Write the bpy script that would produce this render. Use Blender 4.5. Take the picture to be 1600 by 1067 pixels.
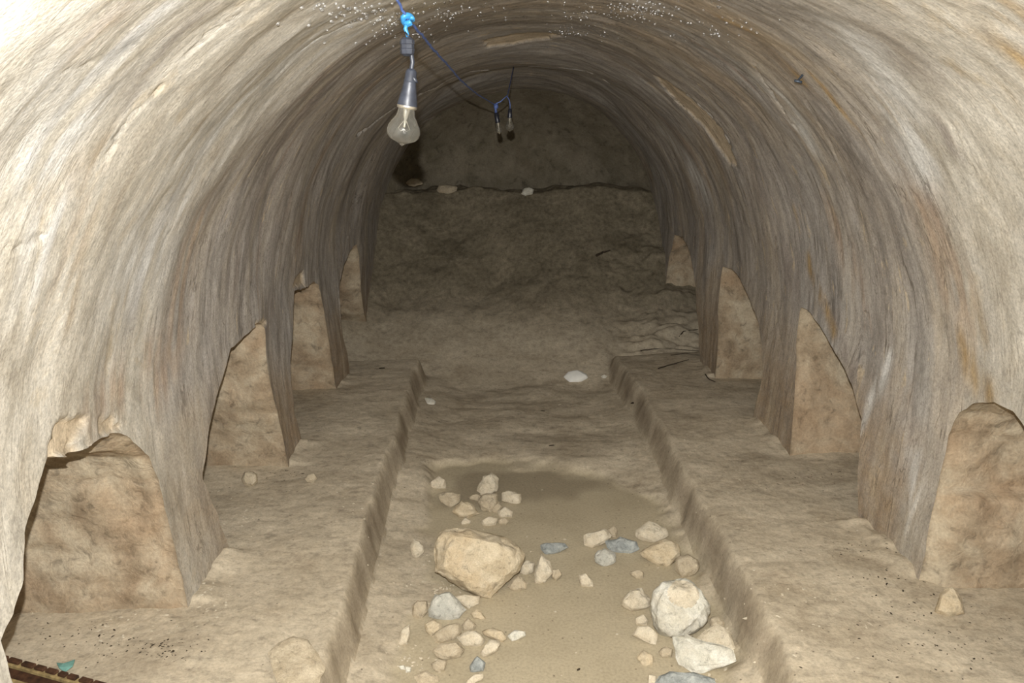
import bpy, bmesh, math, random
import numpy as np
from mathutils import Vector, Matrix

for o in list(bpy.data.objects):
    bpy.data.objects.remove(o, do_unlink=True)
scene = bpy.context.scene
COL = scene.collection

# ------------------------------------------------------------------ camera, flash, world, exposure
F = 1300.0
CAM = np.array([0.0, 0.0, 1.58])
PITCH = math.radians(15.3)
YAW = math.radians(-1.76)
cam_d = bpy.data.cameras.new('camera')
cam_d.sensor_width = 36.0
cam_d.lens = F / 1600.0 * 36.0
cam_d.clip_start = 0.02
cam = bpy.data.objects.new('camera', cam_d)
COL.objects.link(cam)
cam.location = CAM
cam.rotation_euler = (math.pi / 2 - PITCH, 0, YAW)
scene.camera = cam

FW = np.array([math.sin(-YAW) * math.cos(PITCH), math.cos(YAW) * math.cos(PITCH), -math.sin(PITCH)])
RT = np.array([math.cos(YAW), math.sin(YAW), 0.0])
UP = np.cross(RT, FW)

# the camera's own flash, mounted above the lens: the only light in the cave
fl_d = bpy.data.lights.new('camera_flash', 'AREA')
fl_d.shape = 'ELLIPSE'
fl_d.size = 0.020
fl_d.size_y = 0.014
fl_d.energy = 92.0
fl_d.color = (1.0, 0.985, 0.95)
flash = bpy.data.objects.new('camera_flash', fl_d)
COL.objects.link(flash)
flash.location = CAM + UP * 0.112 - RT * 0.012
flash.rotation_euler = (math.pi / 2 - math.radians(13.0), 0, YAW)

world = bpy.data.worlds.new('world')
scene.world = world
world.use_nodes = True
world.node_tree.nodes['Background'].inputs[0].default_value = (0.5, 0.48, 0.42, 1)
world.node_tree.nodes['Background'].inputs[1].default_value = 0.004

scene.view_settings.view_transform = 'Standard'
scene.view_settings.look = 'None'
scene.view_settings.gamma = 1.0
scene.view_settings.use_curve_mapping = False
scene.view_settings.exposure = 0.0

# ------------------------------------------------------------------ measuring helpers
def ray(x, y):
    return FW + RT * (x - 800.0) / F - UP * (y - 533.5) / F

def at_z(x, y, z):
    d = ray(x, y); return CAM + d * (z - CAM[2]) / d[2]

def at_y(x, y, Y):
    d = ray(x, y); return CAM + d * Y / d[1]

# ------------------------------------------------------------------ numpy noise
_rng = np.random.RandomState(7)
_tab = _rng.rand(4096).astype(np.float64) * 2 - 1

def _h(i, j, k):
    n = (i * 374761393 + j * 668265263 + k * 2147483647 + 12345) & 0xFFFFFFFF
    n = ((n ^ (n >> 13)) * 1274126177) & 0xFFFFFFFF
    return _tab[(n ^ (n >> 16)) & 4095]

def vnoise(x, y, z=0.0):
    x, y, z = np.broadcast_arrays(np.asarray(x, float), np.asarray(y, float), np.asarray(z, float))
    i = np.floor(x).astype(np.int64); j = np.floor(y).astype(np.int64); k = np.floor(z).astype(np.int64)
    fx = x - i; fy = y - j; fz = z - k
    fx = fx * fx * fx * (fx * (fx * 6 - 15) + 10)
    fy = fy * fy * fy * (fy * (fy * 6 - 15) + 10)
    fz = fz * fz * fz * (fz * (fz * 6 - 15) + 10)
    def L(a, b, t): return a + (b - a) * t
    c00 = L(_h(i, j, k), _h(i + 1, j, k), fx); c10 = L(_h(i, j + 1, k), _h(i + 1, j + 1, k), fx)
    c01 = L(_h(i, j, k + 1), _h(i + 1, j, k + 1), fx); c11 = L(_h(i, j + 1, k + 1), _h(i + 1, j + 1, k + 1), fx)
    return L(L(c00, c10, fy), L(c01, c11, fy), fz)

def fbm(x, y, z=0.0, o=4, g=0.5):
    s = 0; a = 1.0; f = 1.0
    for q in range(o):
        s = s + a * vnoise(x * f + 17.3 * q, y * f + 5.1 * q, np.asarray(z) * f + 3.7 * q)
        a *= g; f *= 2.03
    return s

def smooth(t):
    t = np.clip(t, 0, 1); return t * t * (3 - 2 * t)

def seg_dist(px, py, poly, closed):
    """distance to a polyline and nearest point on it"""
    P = np.asarray(poly, float)
    n = len(P)
    best = np.full(px.shape, 1e9); bx = np.zeros(px.shape); by = np.zeros(px.shape)
    for a in range(n if closed else n - 1):
        A = P[a]; B = P[(a + 1) % n]
        d = B - A; L2 = max(d @ d, 1e-12)
        t = np.clip(((px - A[0]) * d[0] + (py - A[1]) * d[1]) / L2, 0, 1)
        qx = A[0] + t * d[0]; qy = A[1] + t * d[1]
        D = np.hypot(px - qx, py - qy)
        m = D < best
        best = np.where(m, D, best); bx = np.where(m, qx, bx); by = np.where(m, qy, by)
    return best, bx, by

def in_poly(px, py, poly):
    P = np.asarray(poly, float); n = len(P)
    r = np.zeros(px.shape, bool); b = n - 1
    for a in range(n):
        xa, ya = P[a]; xb, yb = P[b]
        c = ((ya > py) != (yb > py)) & (px < (xb - xa) * (py - ya) / (yb - ya + 1e-15) + xa)
        r ^= c; b = a
    return r

def dense(poly, step, closed=False):
    P = [np.array(p, float) for p in poly]; out = []
    n = len(P)
    for a in range(n if closed else n - 1):
        A, B = P[a], P[(a + 1) % n]
        k = max(1, int(np.linalg.norm(B - A) / step))
        for q in range(k): out.append(A + (B - A) * q / k)
    if not closed: out.append(P[-1])
    return np.array(out)

# ------------------------------------------------------------------ object helpers
def mesh_np(name, verts, faces, mat, parent=None, uv=None, attrs=None, smooth_shade=True):
    me = bpy.data.meshes.new(name)
    verts = np.asarray(verts, np.float32); faces = np.asarray(faces, np.int32)
    k = faces.shape[1]
    me.vertices.add(len(verts)); me.vertices.foreach_set('co', verts.ravel())
    me.loops.add(faces.size); me.loops.foreach_set('vertex_index', faces.ravel())
    me.polygons.add(len(faces))
    me.polygons.foreach_set('loop_start', np.arange(0, faces.size, k, dtype=np.int32))
    me.update(calc_edges=True)
    me.validate()
    if smooth_shade: me.shade_smooth()
    if uv is not None:
        u = me.uv_layers.new(name='UVMap')
        u.data.foreach_set('uv', np.asarray(uv, np.float32)[faces.ravel()].ravel())
    for an, av in (attrs or {}).items():
        a = me.attributes.new(an, 'FLOAT', 'POINT'); a.data.foreach_set('value', np.asarray(av, np.float32))
    me.materials.append(mat)
    o = bpy.data.objects.new(name, me); COL.objects.link(o)
    if parent: o.parent = parent
    return o

def sub_mesh(name, V, Fc, mat, uv=None, attrs=None, parent=None):
    used = np.unique(Fc.ravel()); remap = np.full(len(V), -1, np.int64); remap[used] = np.arange(len(used))
    return mesh_np(name, V[used], remap[Fc], mat, parent, None if uv is None else uv[used],
                   {k: v[used] for k, v in (attrs or {}).items()})

def bm_obj(name, bm, mat, parent=None, shade=True, angle=None):
    me = bpy.data.meshes.new(name); bm.to_mesh(me); bm.free()
    if shade:
        me.shade_smooth()
        if angle: me.set_sharp_from_angle(angle=math.radians(angle))
    me.materials.append(mat)
    o = bpy.data.objects.new(name, me); COL.objects.link(o)
    if parent: o.parent = parent
    return o

def tag(o, label, cat=None, group=None, kind=None):
    o['label'] = label
    if cat: o['category'] = cat
    if group: o['group'] = group
    if kind: o['kind'] = kind
    return o

def empty(name, loc):
    o = bpy.data.objects.new(name, None); COL.objects.link(o); o.location = loc
    o.empty_display_size = 0.05
    return o

def tube(bm, pts, rad, seg=8, caps=True):
    pts = [Vector(p) for p in pts]; n = len(pts); rings = []
    up = Vector((0.3, 0.2, 1)).normalized()
    for i, p in enumerate(pts):
        t = (pts[min(i + 1, n - 1)] - pts[max(i - 1, 0)]).normalized()
        a = t.cross(up)
        if a.length < 1e-3: a = t.cross(Vector((1, 0, 0)))
        a.normalize(); b = t.cross(a)
        r = rad[i] if hasattr(rad, '__len__') else rad
        rings.append([bm.verts.new(p + a * r * math.cos(2 * math.pi * k / seg) + b * r * math.sin(2 * math.pi * k / seg)) for k in range(seg)])
    for i in range(n - 1):
        for k in range(seg):
            bm.faces.new((rings[i][k], rings[i][(k + 1) % seg], rings[i + 1][(k + 1) % seg], rings[i + 1][k]))
    if caps:
        bm.faces.new(rings[0][::-1]); bm.faces.new(rings[-1])

def lathe(bm, origin, axis, prof, seg=24):
    """profile [(distance along axis, radius)] swept round axis"""
    origin = Vector(origin); ax = Vector(axis).normalized()
    a = ax.cross(Vector((0, 1, 0))).normalized(); b = ax.cross(a)
    rings = []
    for s, r in prof:
        r = max(r, 1e-5)
        rings.append([bm.verts.new(origin + ax * s + (a * math.cos(2 * math.pi * k / seg) + b * math.sin(2 * math.pi * k / seg)) * r) for k in range(seg)])
    for i in range(len(rings) - 1):
        for k in range(seg):
            bm.faces.new((rings[i][k], rings[i][(k + 1) % seg], rings[i + 1][(k + 1) % seg], rings[i + 1][k]))

# ------------------------------------------------------------------ materials
class NT:
    def __init__(s, name):
        s.m = bpy.data.materials.new(name); s.m.use_nodes = True
        s.t = s.m.node_tree; s.b = s.t.nodes['Principled BSDF']
    def n(s, typ, **kw):
        x = s.t.nodes.new(typ)
        for k, v in kw.items(): setattr(x, k, v)
        return x
    def l(s, a, b): s.t.links.new(a, b)
    def noise(s, vec, scale, detail=4, rough=0.55, dist=0.0):
        x = s.n('ShaderNodeTexNoise'); x.inputs['Scale'].default_value = scale
        x.inputs['Detail'].default_value = detail; x.inputs['Roughness'].default_value = rough
        x.inputs['Distortion'].default_value = dist
        s.l(vec, x.inputs['Vector']); return x.outputs['Fac']
    def mapv(s, vec, scale, loc=(0, 0, 0)):
        x = s.n('ShaderNodeMapping'); x.inputs['Scale'].default_value = scale; x.inputs['Location'].default_value = loc
        s.l(vec, x.inputs['Vector']); return x.outputs['Vector']
    def ramp(s, fac, stops, interp='LINEAR'):
        x = s.n('ShaderNodeValToRGB'); x.color_ramp.interpolation = interp
        e = x.color_ramp.elements
        while len(e) < len(stops): e.new(0.5)
        for q, (p, c) in enumerate(stops):
            e[q].position = p; e[q].color = (c[0], c[1], c[2], 1) if hasattr(c, '__len__') else (c, c, c, 1)
        s.l(fac, x.inputs['Fac']); return x.outputs['Color']
    def mix(s, fac, a, b, mode='MIX'):
        x = s.n('ShaderNodeMix', data_type='RGBA', blend_type=mode)
        for sock, v in ((x.inputs[0], fac), (x.inputs[6], a), (x.inputs[7], b)):
            if hasattr(v, 'links') or hasattr(v, 'is_output'): s.l(v, sock)
            elif hasattr(v, '__len__'): sock.default_value = (v[0], v[1], v[2], 1)
            else: sock.default_value = v
        return x.outputs[2]
    def math(s, op, a, b=0.0):
        x = s.n('ShaderNodeMath', operation=op)
        for sock, v in ((x.inputs[0], a), (x.inputs[1], b)):
            if hasattr(v, 'is_output'): s.l(v, sock)
            else: sock.default_value = v
        return x.outputs[0]
    def attr(s, name):
        x = s.n('ShaderNodeAttribute'); x.attribute_name = name; return x.outputs['Fac']
    def bump(s, h, strength=0.5, dist=0.01, prev=None):
        x = s.n('ShaderNodeBump'); x.inputs['Strength'].default_value = strength; x.inputs['Distance'].default_value = dist
        s.l(h, x.inputs['Height'])
        if prev is not None: s.l(prev, x.inputs['Normal'])
        return x.outputs['Normal']
    def out(s, col, rough=0.9, nrm=None, spec=0.25):
        if hasattr(col, 'is_output'): s.l(col, s.b.inputs['Base Color'])
        else: s.b.inputs['Base Color'].default_value = (col[0], col[1], col[2], 1)
        if hasattr(rough, 'is_output'): s.l(rough, s.b.inputs['Roughness'])
        else: s.b.inputs['Roughness'].default_value = rough
        s.b.inputs['Specular IOR Level'].default_value = spec
        if nrm is not None: s.l(nrm, s.b.inputs['Normal'])
        return s.m

def vault_material():
    s = NT('streaked_vault_rock')
    uv = s.n('ShaderNodeUVMap', uv_map='UVMap').outputs['UV']
    ob = s.n('ShaderNodeTexCoord').outputs['Object']
    # warp the streak direction a little
    big = s.noise(s.mapv(uv, (1.5, 0.9, 1)), 1.0, 5, 0.6, 0.6)
    st1 = s.noise(s.mapv(uv, (6.0, 0.75, 1)), 1.0, 7, 0.62, 0.5)
    st2 = s.noise(s.mapv(uv, (20.0, 2.0, 1), (3, 1, 0)), 1.0, 6, 0.65, 0.3)
    st3 = s.noise(s.mapv(uv, (70.0, 7.0, 1), (9, 4, 0)), 1.0, 4, 0.6, 0.2)
    fine = s.noise(ob, 140.0, 3, 0.7)
    mid = s.noise(ob, 16.0, 5, 0.65)
    base = s.ramp(st1, [(0.28, (0.20, 0.175, 0.15)), (0.40, (0.295, 0.265, 0.235)), (0.50, (0.37, 0.335, 0.295)), (0.60, (0.425, 0.375, 0.31)), (0.72, (0.50, 0.455, 0.39))])
    # grey mineral film in broad bands, warm clean stone elsewhere
    base = s.mix(s.ramp(big, [(0.42, 0.0), (0.62, 0.75)]), base, s.mix(s.ramp(st2, [(0.3, 0.0), (0.7, 1.0)]), (0.285, 0.265, 0.25), (0.46, 0.44, 0.415)))
    warm = s.noise(s.mapv(uv, (2.6, 0.8, 1), (5, 8, 0)), 1.0, 5, 0.6, 0.4)
    base = s.mix(s.ramp(warm, [(0.54, 0.0), (0.68, 0.55)]), base, (0.38, 0.29, 0.19))
    red = s.noise(s.mapv(uv, (9.0, 1.0, 1), (15, 2, 0)), 1.0, 6, 0.65, 0.4)
    base = s.mix(s.ramp(red, [(0.60, 0.0), (0.72, 0.6)]), base, (0.27, 0.18, 0.125))
    dk = s.ramp(st2, [(0.28, 0.62), (0.42, 0.95), (0.6, 1.05)])
    base = s.mix(1.0, base, dk, 'MULTIPLY')
    dk = s.ramp(st3, [(0.27, 0.55), (0.36, 0.93), (0.5, 1.0), (0.75, 1.10)])
    base = s.mix(1.0, base, dk, 'MULTIPLY')
    # broken fresh-stone flecks along the streaks
    fl = s.noise(s.mapv(uv, (26.0, 5.0, 1), (1, 19, 0)), 1.0, 3, 0.55, 0.8)
    flm = s.math('MULTIPLY', s.ramp(fl, [(0.635, 0.0), (0.665, 1.0)]), s.ramp(mid, [(0.42, 0.0), (0.55, 0.8)]))
    base = s.mix(flm, base, (0.53, 0.44, 0.315))
    # near the ground the stone is stained earthy brown
    low = s.attr('low')
    lown = s.math('MULTIPLY', low, s.ramp(mid, [(0.25, 0.5), (0.6, 1.0)]))
    base = s.mix(lown, base, s.ramp(st2, [(0.3, (0.24, 0.175, 0.115)), (0.5, (0.34, 0.26, 0.175)), (0.7, (0.44, 0.36, 0.255))]))
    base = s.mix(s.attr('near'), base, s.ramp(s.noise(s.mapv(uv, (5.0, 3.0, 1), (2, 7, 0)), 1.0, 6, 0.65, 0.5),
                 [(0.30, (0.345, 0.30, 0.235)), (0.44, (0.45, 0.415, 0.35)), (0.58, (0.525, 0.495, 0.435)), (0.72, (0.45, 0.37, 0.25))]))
    base = s.mix(s.attr('band'), base, s.ramp(st2, [(0.3, (0.165, 0.14, 0.12)), (0.5, (0.235, 0.20, 0.175)), (0.7, (0.31, 0.27, 0.235))]))
    base = s.mix(s.attr('pink'), base, s.ramp(st2, [(0.3, (0.30, 0.21, 0.15)), (0.5, (0.40, 0.30, 0.22)), (0.7, (0.50, 0.40, 0.29))]))
    base = s.mix(s.attr('ochre'), base, s.ramp(st3, [(0.3, (0.28, 0.17, 0.06)), (0.7, (0.45, 0.31, 0.13))]))
    base = s.mix(s.attr('pale'), base, s.ramp(mid, [(0.3, (0.45, 0.36, 0.25)), (0.7, (0.58, 0.48, 0.345))]))
    base = s.mix(s.attr('film_sheen'), base, s.ramp(st2, [(0.3, (0.47, 0.465, 0.45)), (0.7, (0.68, 0.675, 0.65))]))  # pale film colour, with the sheen of wet rock painted in
    blot = s.noise(s.mapv(uv, (9.0, 5.0, 1), (31, 12, 0)), 1.0, 6, 0.7, 1.0)
    base = s.mix(1.0, base, s.ramp(blot, [(0.30, 0.72), (0.45, 0.96), (0.62, 1.08), (0.75, 1.2)]), 'MULTIPLY')
    grain = s.noise(s.mapv(uv, (120.0, 45.0, 1)), 1.0, 3, 0.7, 0.3)
    base = s.mix(1.0, base, s.ramp(grain, [(0.28, 0.80), (0.5, 1.0), (0.72, 1.14)]), 'MULTIPLY')
    sp = s.ramp(fine, [(0.28, 0.74), (0.5, 1.0), (0.72, 1.2)])
    base = s.mix(1.0, base, sp, 'MULTIPLY')
    # hairline cracks that follow the bedding
    cl = s.noise(s.mapv(uv, (7.0, 0.55, 1), (41, 3, 0)), 1.0, 5, 0.6, 0.5)
    cl2 = s.noise(s.mapv(uv, (4.0, 0.9, 1), (11, 33, 0)), 1.0, 6, 0.65, 0.8)
    def line(f, w_): return s.ramp(s.math('ABSOLUTE', s.math('SUBTRACT', f, 0.5)), [(0.0, 1.0), (w_, 0.0)])
    msk = s.ramp(blot, [(0.42, 0.0), (0.58, 0.75)])
    lines = s.math('MULTIPLY', s.math('MAXIMUM', line(cl, 0.012), line(cl2, 0.008)), msk)
    lines = s.math('MULTIPLY', lines, s.math('SUBTRACT', 1.0, s.math('MULTIPLY', s.attr('near'), 0.55)))
    base = s.mix(lines, base, (0.10, 0.08, 0.06))
    h = s.math('SUBTRACT', s.math('ADD', s.math('MULTIPLY', st2, 1.0), s.math('MULTIPLY', st3, 0.55)), s.math('MULTIPLY', lines, 0.8))
    n1 = s.bump(h, 0.22, 0.006)
    n2 = s.bump(mid, 0.26, 0.008, n1)
    n3 = s.bump(fine, 0.4, 0.003, n2)
    wet = s.attr('wet')
    rough = s.math('SUBTRACT', 0.88, s.math('MULTIPLY', wet, s.ramp(mid, [(0.4, 0.2), (0.6, 0.62)])))
    return s.out(base, rough, n3, 0.35)

def rough_rock(name, cols, sc=7.0, bumpd=0.02, spec=0.2):
    s = NT(name)
    ob = s.n('ShaderNodeTexCoord').outputs['Object']
    a = s.noise(s.mapv(ob, (1, 1, 1)), sc, 6, 0.62, 0.4)
    b = s.noise(s.mapv(ob, (1, 1, 1), (4, 7, 2)), sc * 0.35, 4, 0.6, 0.8)
    c = s.noise(ob, sc * 16, 3, 0.7)
    k = s.noise(s.mapv(ob, (1, 1, 1.0), (1, 2, 9)), sc * 3.5, 4, 0.6, 0.6)
    base = s.ramp(a, [(0.30, cols[0]), (0.46, cols[1]), (0.62, cols[2])])
    base = s.mix(s.ramp(b, [(0.5, 0.0), (0.66, 0.6)]), base, cols[3])
    base = s.mix(1.0, base, s.ramp(k, [(0.30, 0.62), (0.42, 0.96), (0.7, 1.1)]), 'MULTIPLY')
    base = s.mix(1.0, base, s.ramp(c, [(0.3, 0.82), (0.7, 1.14)]), 'MULTIPLY')
    n1 = s.bump(k, 0.55, bumpd)
    n2 = s.bump(c, 0.45, bumpd * 0.16, n1)
    return s.out(base, 0.92, n2, spec)

def floor_material():
    s = NT('trodden_earth_and_rock')
    ob = s.n('ShaderNodeTexCoord').outputs['Object']
    mud = s.attr('mud')
    a = s.noise(ob, 4.0, 6, 0.62, 0.5)
    b = s.noise(s.mapv(ob, (4, 9, 5)), 1.0, 6, 0.65, 0.6)
    k = s.noise(s.mapv(ob, (16, 26, 16)), 1.0, 5, 0.65, 0.5)
    c = s.noise(ob, 110.0, 3, 0.7)
    base = s.ramp(a, [(0.30, (0.385, 0.32, 0.23)), (0.48, (0.48, 0.41, 0.305)), (0.66, (0.55, 0.475, 0.36))])
    base = s.mix(s.ramp(b, [(0.54, 0.0), (0.70, 0.5)]), base, (0.55, 0.48, 0.365))
    base = s.mix(s.ramp(b, [(0.30, 0.45), (0.42, 0.0)]), base, (0.26, 0.205, 0.145))
    kk = s.ramp(k, [(0.28, 0.62), (0.42, 0.95), (0.6, 1.04), (0.74, 1.18)])
    base = s.mix(1.0, base, kk, 'MULTIPLY')
    iso = s.noise(ob, 38.0, 5, 0.68)
    base = s.mix(1.0, base, s.ramp(iso, [(0.28, 0.74), (0.45, 0.98), (0.75, 1.16)]), 'MULTIPLY')
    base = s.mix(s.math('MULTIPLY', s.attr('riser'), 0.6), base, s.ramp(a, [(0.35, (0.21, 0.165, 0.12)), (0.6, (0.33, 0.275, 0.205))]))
    mcol = s.ramp(a, [(0.30, (0.40, 0.34, 0.235)), (0.6, (0.455, 0.39, 0.275))])
    base = s.mix(mud, base, mcol)
    base = s.mix(s.math('MULTIPLY', s.attr('damp'), 0.75), base, (0.27, 0.225, 0.155))
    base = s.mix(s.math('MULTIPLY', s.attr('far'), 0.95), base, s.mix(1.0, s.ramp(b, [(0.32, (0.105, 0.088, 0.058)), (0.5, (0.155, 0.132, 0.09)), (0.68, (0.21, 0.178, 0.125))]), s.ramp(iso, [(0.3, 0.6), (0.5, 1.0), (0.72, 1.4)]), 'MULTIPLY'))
    sp = s.ramp(c, [(0.28, 0.80), (0.5, 1.0), (0.75, 1.14)])
    base = s.mix(1.0, base, sp, 'MULTIPLY')
    dot = s.n('ShaderNodeTexVoronoi'); dot.inputs['Scale'].default_value = 22; s.l(ob, dot.inputs['Vector'])
    base = s.mix(s.ramp(dot.outputs['Distance'], [(0.04, 0.75), (0.09, 0.0)]), base, (0.11, 0.085, 0.06))
    inv = s.math('SUBTRACT', 1.0, s.math('MULTIPLY', mud, 0.88))
    h = s.math('MULTIPLY', s.math('ADD', s.math('MULTIPLY', b, 0.5), s.math('ADD', s.math('MULTIPLY', k, 0.6), iso)), inv)
    n1 = s.bump(h, 0.30, 0.008)
    n2 = s.bump(s.math('MULTIPLY', c, inv), 0.4, 0.003, n1)
    return s.out(base, s.math('SUBTRACT', 0.93, s.math('MULTIPLY', mud, 0.25)), n2, 0.2)

def plain(name, col, rough=0.6, metal=0.0, spec=0.4, nscale=30.0, var=0.25):
    s = NT(name)
    ob = s.n('ShaderNodeTexCoord').outputs['Object']
    a = s.noise(ob, nscale, 4, 0.6)
    c = s.mix(1.0, col, s.ramp(a, [(0.3, 1 - var), (0.7, 1 + var)]), 'MULTIPLY')
    s.b.inputs['Metallic'].default_value = metal
    return s.out(c, rough, s.bump(a, 0.2, 0.002), spec)

def dusty_glass():
    s = NT('dusty_bulb_glass')
    s.b.inputs['Transmission Weight'].default_value = 1.0
    s.b.inputs['IOR'].default_value = 1.45
    s.b.inputs['Roughness'].default_value = 0.03
    s.b.inputs['Base Color'].default_value = (0.97, 0.98, 0.96, 1)
    ob = s.n('ShaderNodeTexCoord').outputs['Object']
    d = s.n('ShaderNodeBsdfDiffuse'); d.inputs['Color'].default_value = (0.72, 0.73, 0.70, 1)
    t = s.n('ShaderNodeBsdfTranslucent'); t.inputs['Color'].default_value = (0.7, 0.7, 0.68, 1)
    ad = s.n('ShaderNodeMixShader'); ad.inputs[0].default_value = 0.35
    s.l(d.outputs[0], ad.inputs[1]); s.l(t.outputs[0], ad.inputs[2])
    mx = s.n('ShaderNodeMixShader')
    s.l(s.ramp(s.noise(ob, 60.0, 4, 0.6), [(0.3, 0.015), (0.7, 0.05)]), mx.inputs[0])
    s.l(s.b.outputs[0], mx.inputs[1]); s.l(ad.outputs[0], mx.inputs[2])
    s.l(mx.outputs[0], s.t.nodes['Material Output'].inputs['Surface'])
    return s.m

M_VAULT = vault_material()
M_NICHE = rough_rock('niche_rock', [(0.25, 0.185, 0.12), (0.36, 0.285, 0.195), (0.455, 0.385, 0.28), (0.38, 0.265, 0.165)], 7.0, 0.014)
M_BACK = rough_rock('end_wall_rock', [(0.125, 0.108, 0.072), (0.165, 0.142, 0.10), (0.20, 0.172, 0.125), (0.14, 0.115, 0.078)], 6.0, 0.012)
M_FLOOR = floor_material()
ST = {
    'tan': rough_rock('tan_stone', [(0.40, 0.32, 0.21), (0.50, 0.42, 0.295), (0.57, 0.49, 0.36), (0.48, 0.37, 0.23)], 14.0, 0.010),
    'buff': rough_rock('buff_stone', [(0.44, 0.37, 0.27), (0.54, 0.475, 0.36), (0.62, 0.555, 0.44), (0.50, 0.42, 0.305)], 16.0, 0.008),
    'white': rough_rock('white_stone', [(0.50, 0.48, 0.40), (0.60, 0.58, 0.50), (0.68, 0.66, 0.59), (0.50, 0.45, 0.35)], 14.0, 0.010),
    'grey': rough_rock('grey_stone', [(0.19, 0.20, 0.19), (0.30, 0.315, 0.30), (0.44, 0.455, 0.43), (0.18, 0.20, 0.20)], 26.0, 0.008),
    'pgrey': rough_rock('pale_grey_stone', [(0.34, 0.335, 0.295), (0.44, 0.43, 0.375), (0.54, 0.52, 0.455), (0.36, 0.35, 0.31)], 22.0, 0.008),
    'mud': rough_rock('muddy_stone', [(0.33, 0.275, 0.19), (0.42, 0.355, 0.255), (0.50, 0.43, 0.32), (0.38, 0.31, 0.21)], 16.0, 0.010),
    'chalk': plain('chalk_white_stone', (0.80, 0.79, 0.74), 0.8, 0, 0.3, 20, 0.08),
}
M_GLASS = dusty_glass()
M_SOCKET = plain('grey_rubber_tape', (0.026, 0.030, 0.042), 0.45, 0, 0.5, 60, 0.35)
M_BLACK = plain('black_rubber', (0.012, 0.014, 0.022), 0.35, 0, 0.5, 60, 0.3)
M_BLUE = plain('blue_twine', (0.06, 0.10, 0.27), 0.5, 0, 0.5, 120, 0.45)
M_CYAN = plain('bright_blue_tape', (0.03, 0.19, 0.40), 0.45, 0, 0.5, 60, 0.3)
M_METAL = plain('lamp_metal', (0.75, 0.73, 0.68), 0.3, 1.0, 0.5, 60, 0.15)
M_RUST = plain('rusted_steel', (0.075, 0.035, 0.018), 0.75, 0.2, 0.4, 45, 0.6)
M_RUSTL = plain('worn_rust_edge', (0.32, 0.24, 0.11), 0.7, 0.1, 0.4, 60, 0.5)
M_TEAL = plain('teal_paper', (0.16, 0.33, 0.29), 0.7, 0, 0.3, 40, 0.3)
M_DARK = plain('dark_plant_litter', (0.05, 0.038, 0.026), 0.9, 0, 0.1, 60, 0.4)
M_NAIL = plain('old_iron', (0.08, 0.10, 0.13), 0.5, 0.6, 0.5, 80, 0.4)
w = NT('water'); w.b.inputs['Transmission Weight'].default_value = 0.95; w.b.inputs['IOR'].default_value = 2.0
M_WATER = w.out((0.95, 0.95, 0.95), 0.08, None, 1.0)

# ------------------------------------------------------------------ the vault (walls + ceiling) as one surface
SPR = 0.80                     # springing height of the vault
ARC = 1.12 * math.pi           # nominal length of the arch
U0, U1, U2, U3 = 0.04, SPR, SPR + ARC, SPR + ARC + (SPR - 0.04)

def cx(Y): return 0.232 - 0.004 * (np.asarray(Y) - 2.4)
def hw(Y): return 1.093 - 0.037 * (np.asarray(Y, float) - 2.4)
def crown(Y): return 1.935 - 0.20 * np.clip((np.asarray(Y, float) - 3.4) / 2.8, 0, 2) ** 1.5

def vault_pt(Y, u):
    """ideal position and outward (into the rock) direction"""
    Y = np.asarray(Y, float); u = np.asarray(u, float)
    th = math.pi * (1 - (u - U1) / ARC)
    W = hw(Y) + 0.03
    X = cx(Y) + W * np.cos(th); Z = SPR + (crown(Y) - SPR) * np.sin(th)
    nx = np.cos(th); nz = np.sin(th)
    lo = u < U1; hi = u > U2
    zl = np.where(lo, u, np.where(hi, U3 + U0 - u, 0.5))
    Wz = hw(Y) + 0.03 * smooth((zl - 0.1) / 0.7)
    X = np.where(lo, cx(Y) - Wz, np.where(hi, cx(Y) + Wz, X))
    Z = np.where(lo | hi, zl, Z)
    nx = np.where(lo, -1.0, np.where(hi, 1.0, nx)); nz = np.where(lo | hi, 0.0, nz)
    return X, Z, nx, nz

_SS = np.arange(0.6, 9.0, 0.004)
def hit_vault(px, py):
    p = CAM[None, :] + ray(px, py)[None, :] * _SS[:, None]
    Y = p[:, 1]; W = hw(Y) + 0.03; c0 = cx(Y); cr = crown(Y)
    a = (p[:, 0] - c0) / W; b = (p[:, 2] - SPR) / (cr - SPR)
    k = int(np.argmax(np.where(p[:, 2] > SPR, a * a + b * b >= 1, np.abs(a) >= 1)))
    if p[k, 2] > SPR:
        return float(Y[k]), U1 + ARC * (1 - math.atan2(b[k], a[k]) / math.pi)
    return (float(Y[k]), float(p[k, 2])) if a[k] < 0 else (float(Y[k]), U3 + U0 - float(p[k, 2]))

def hp(pts): return [hit_vault(*p) for p in pts]

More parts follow.
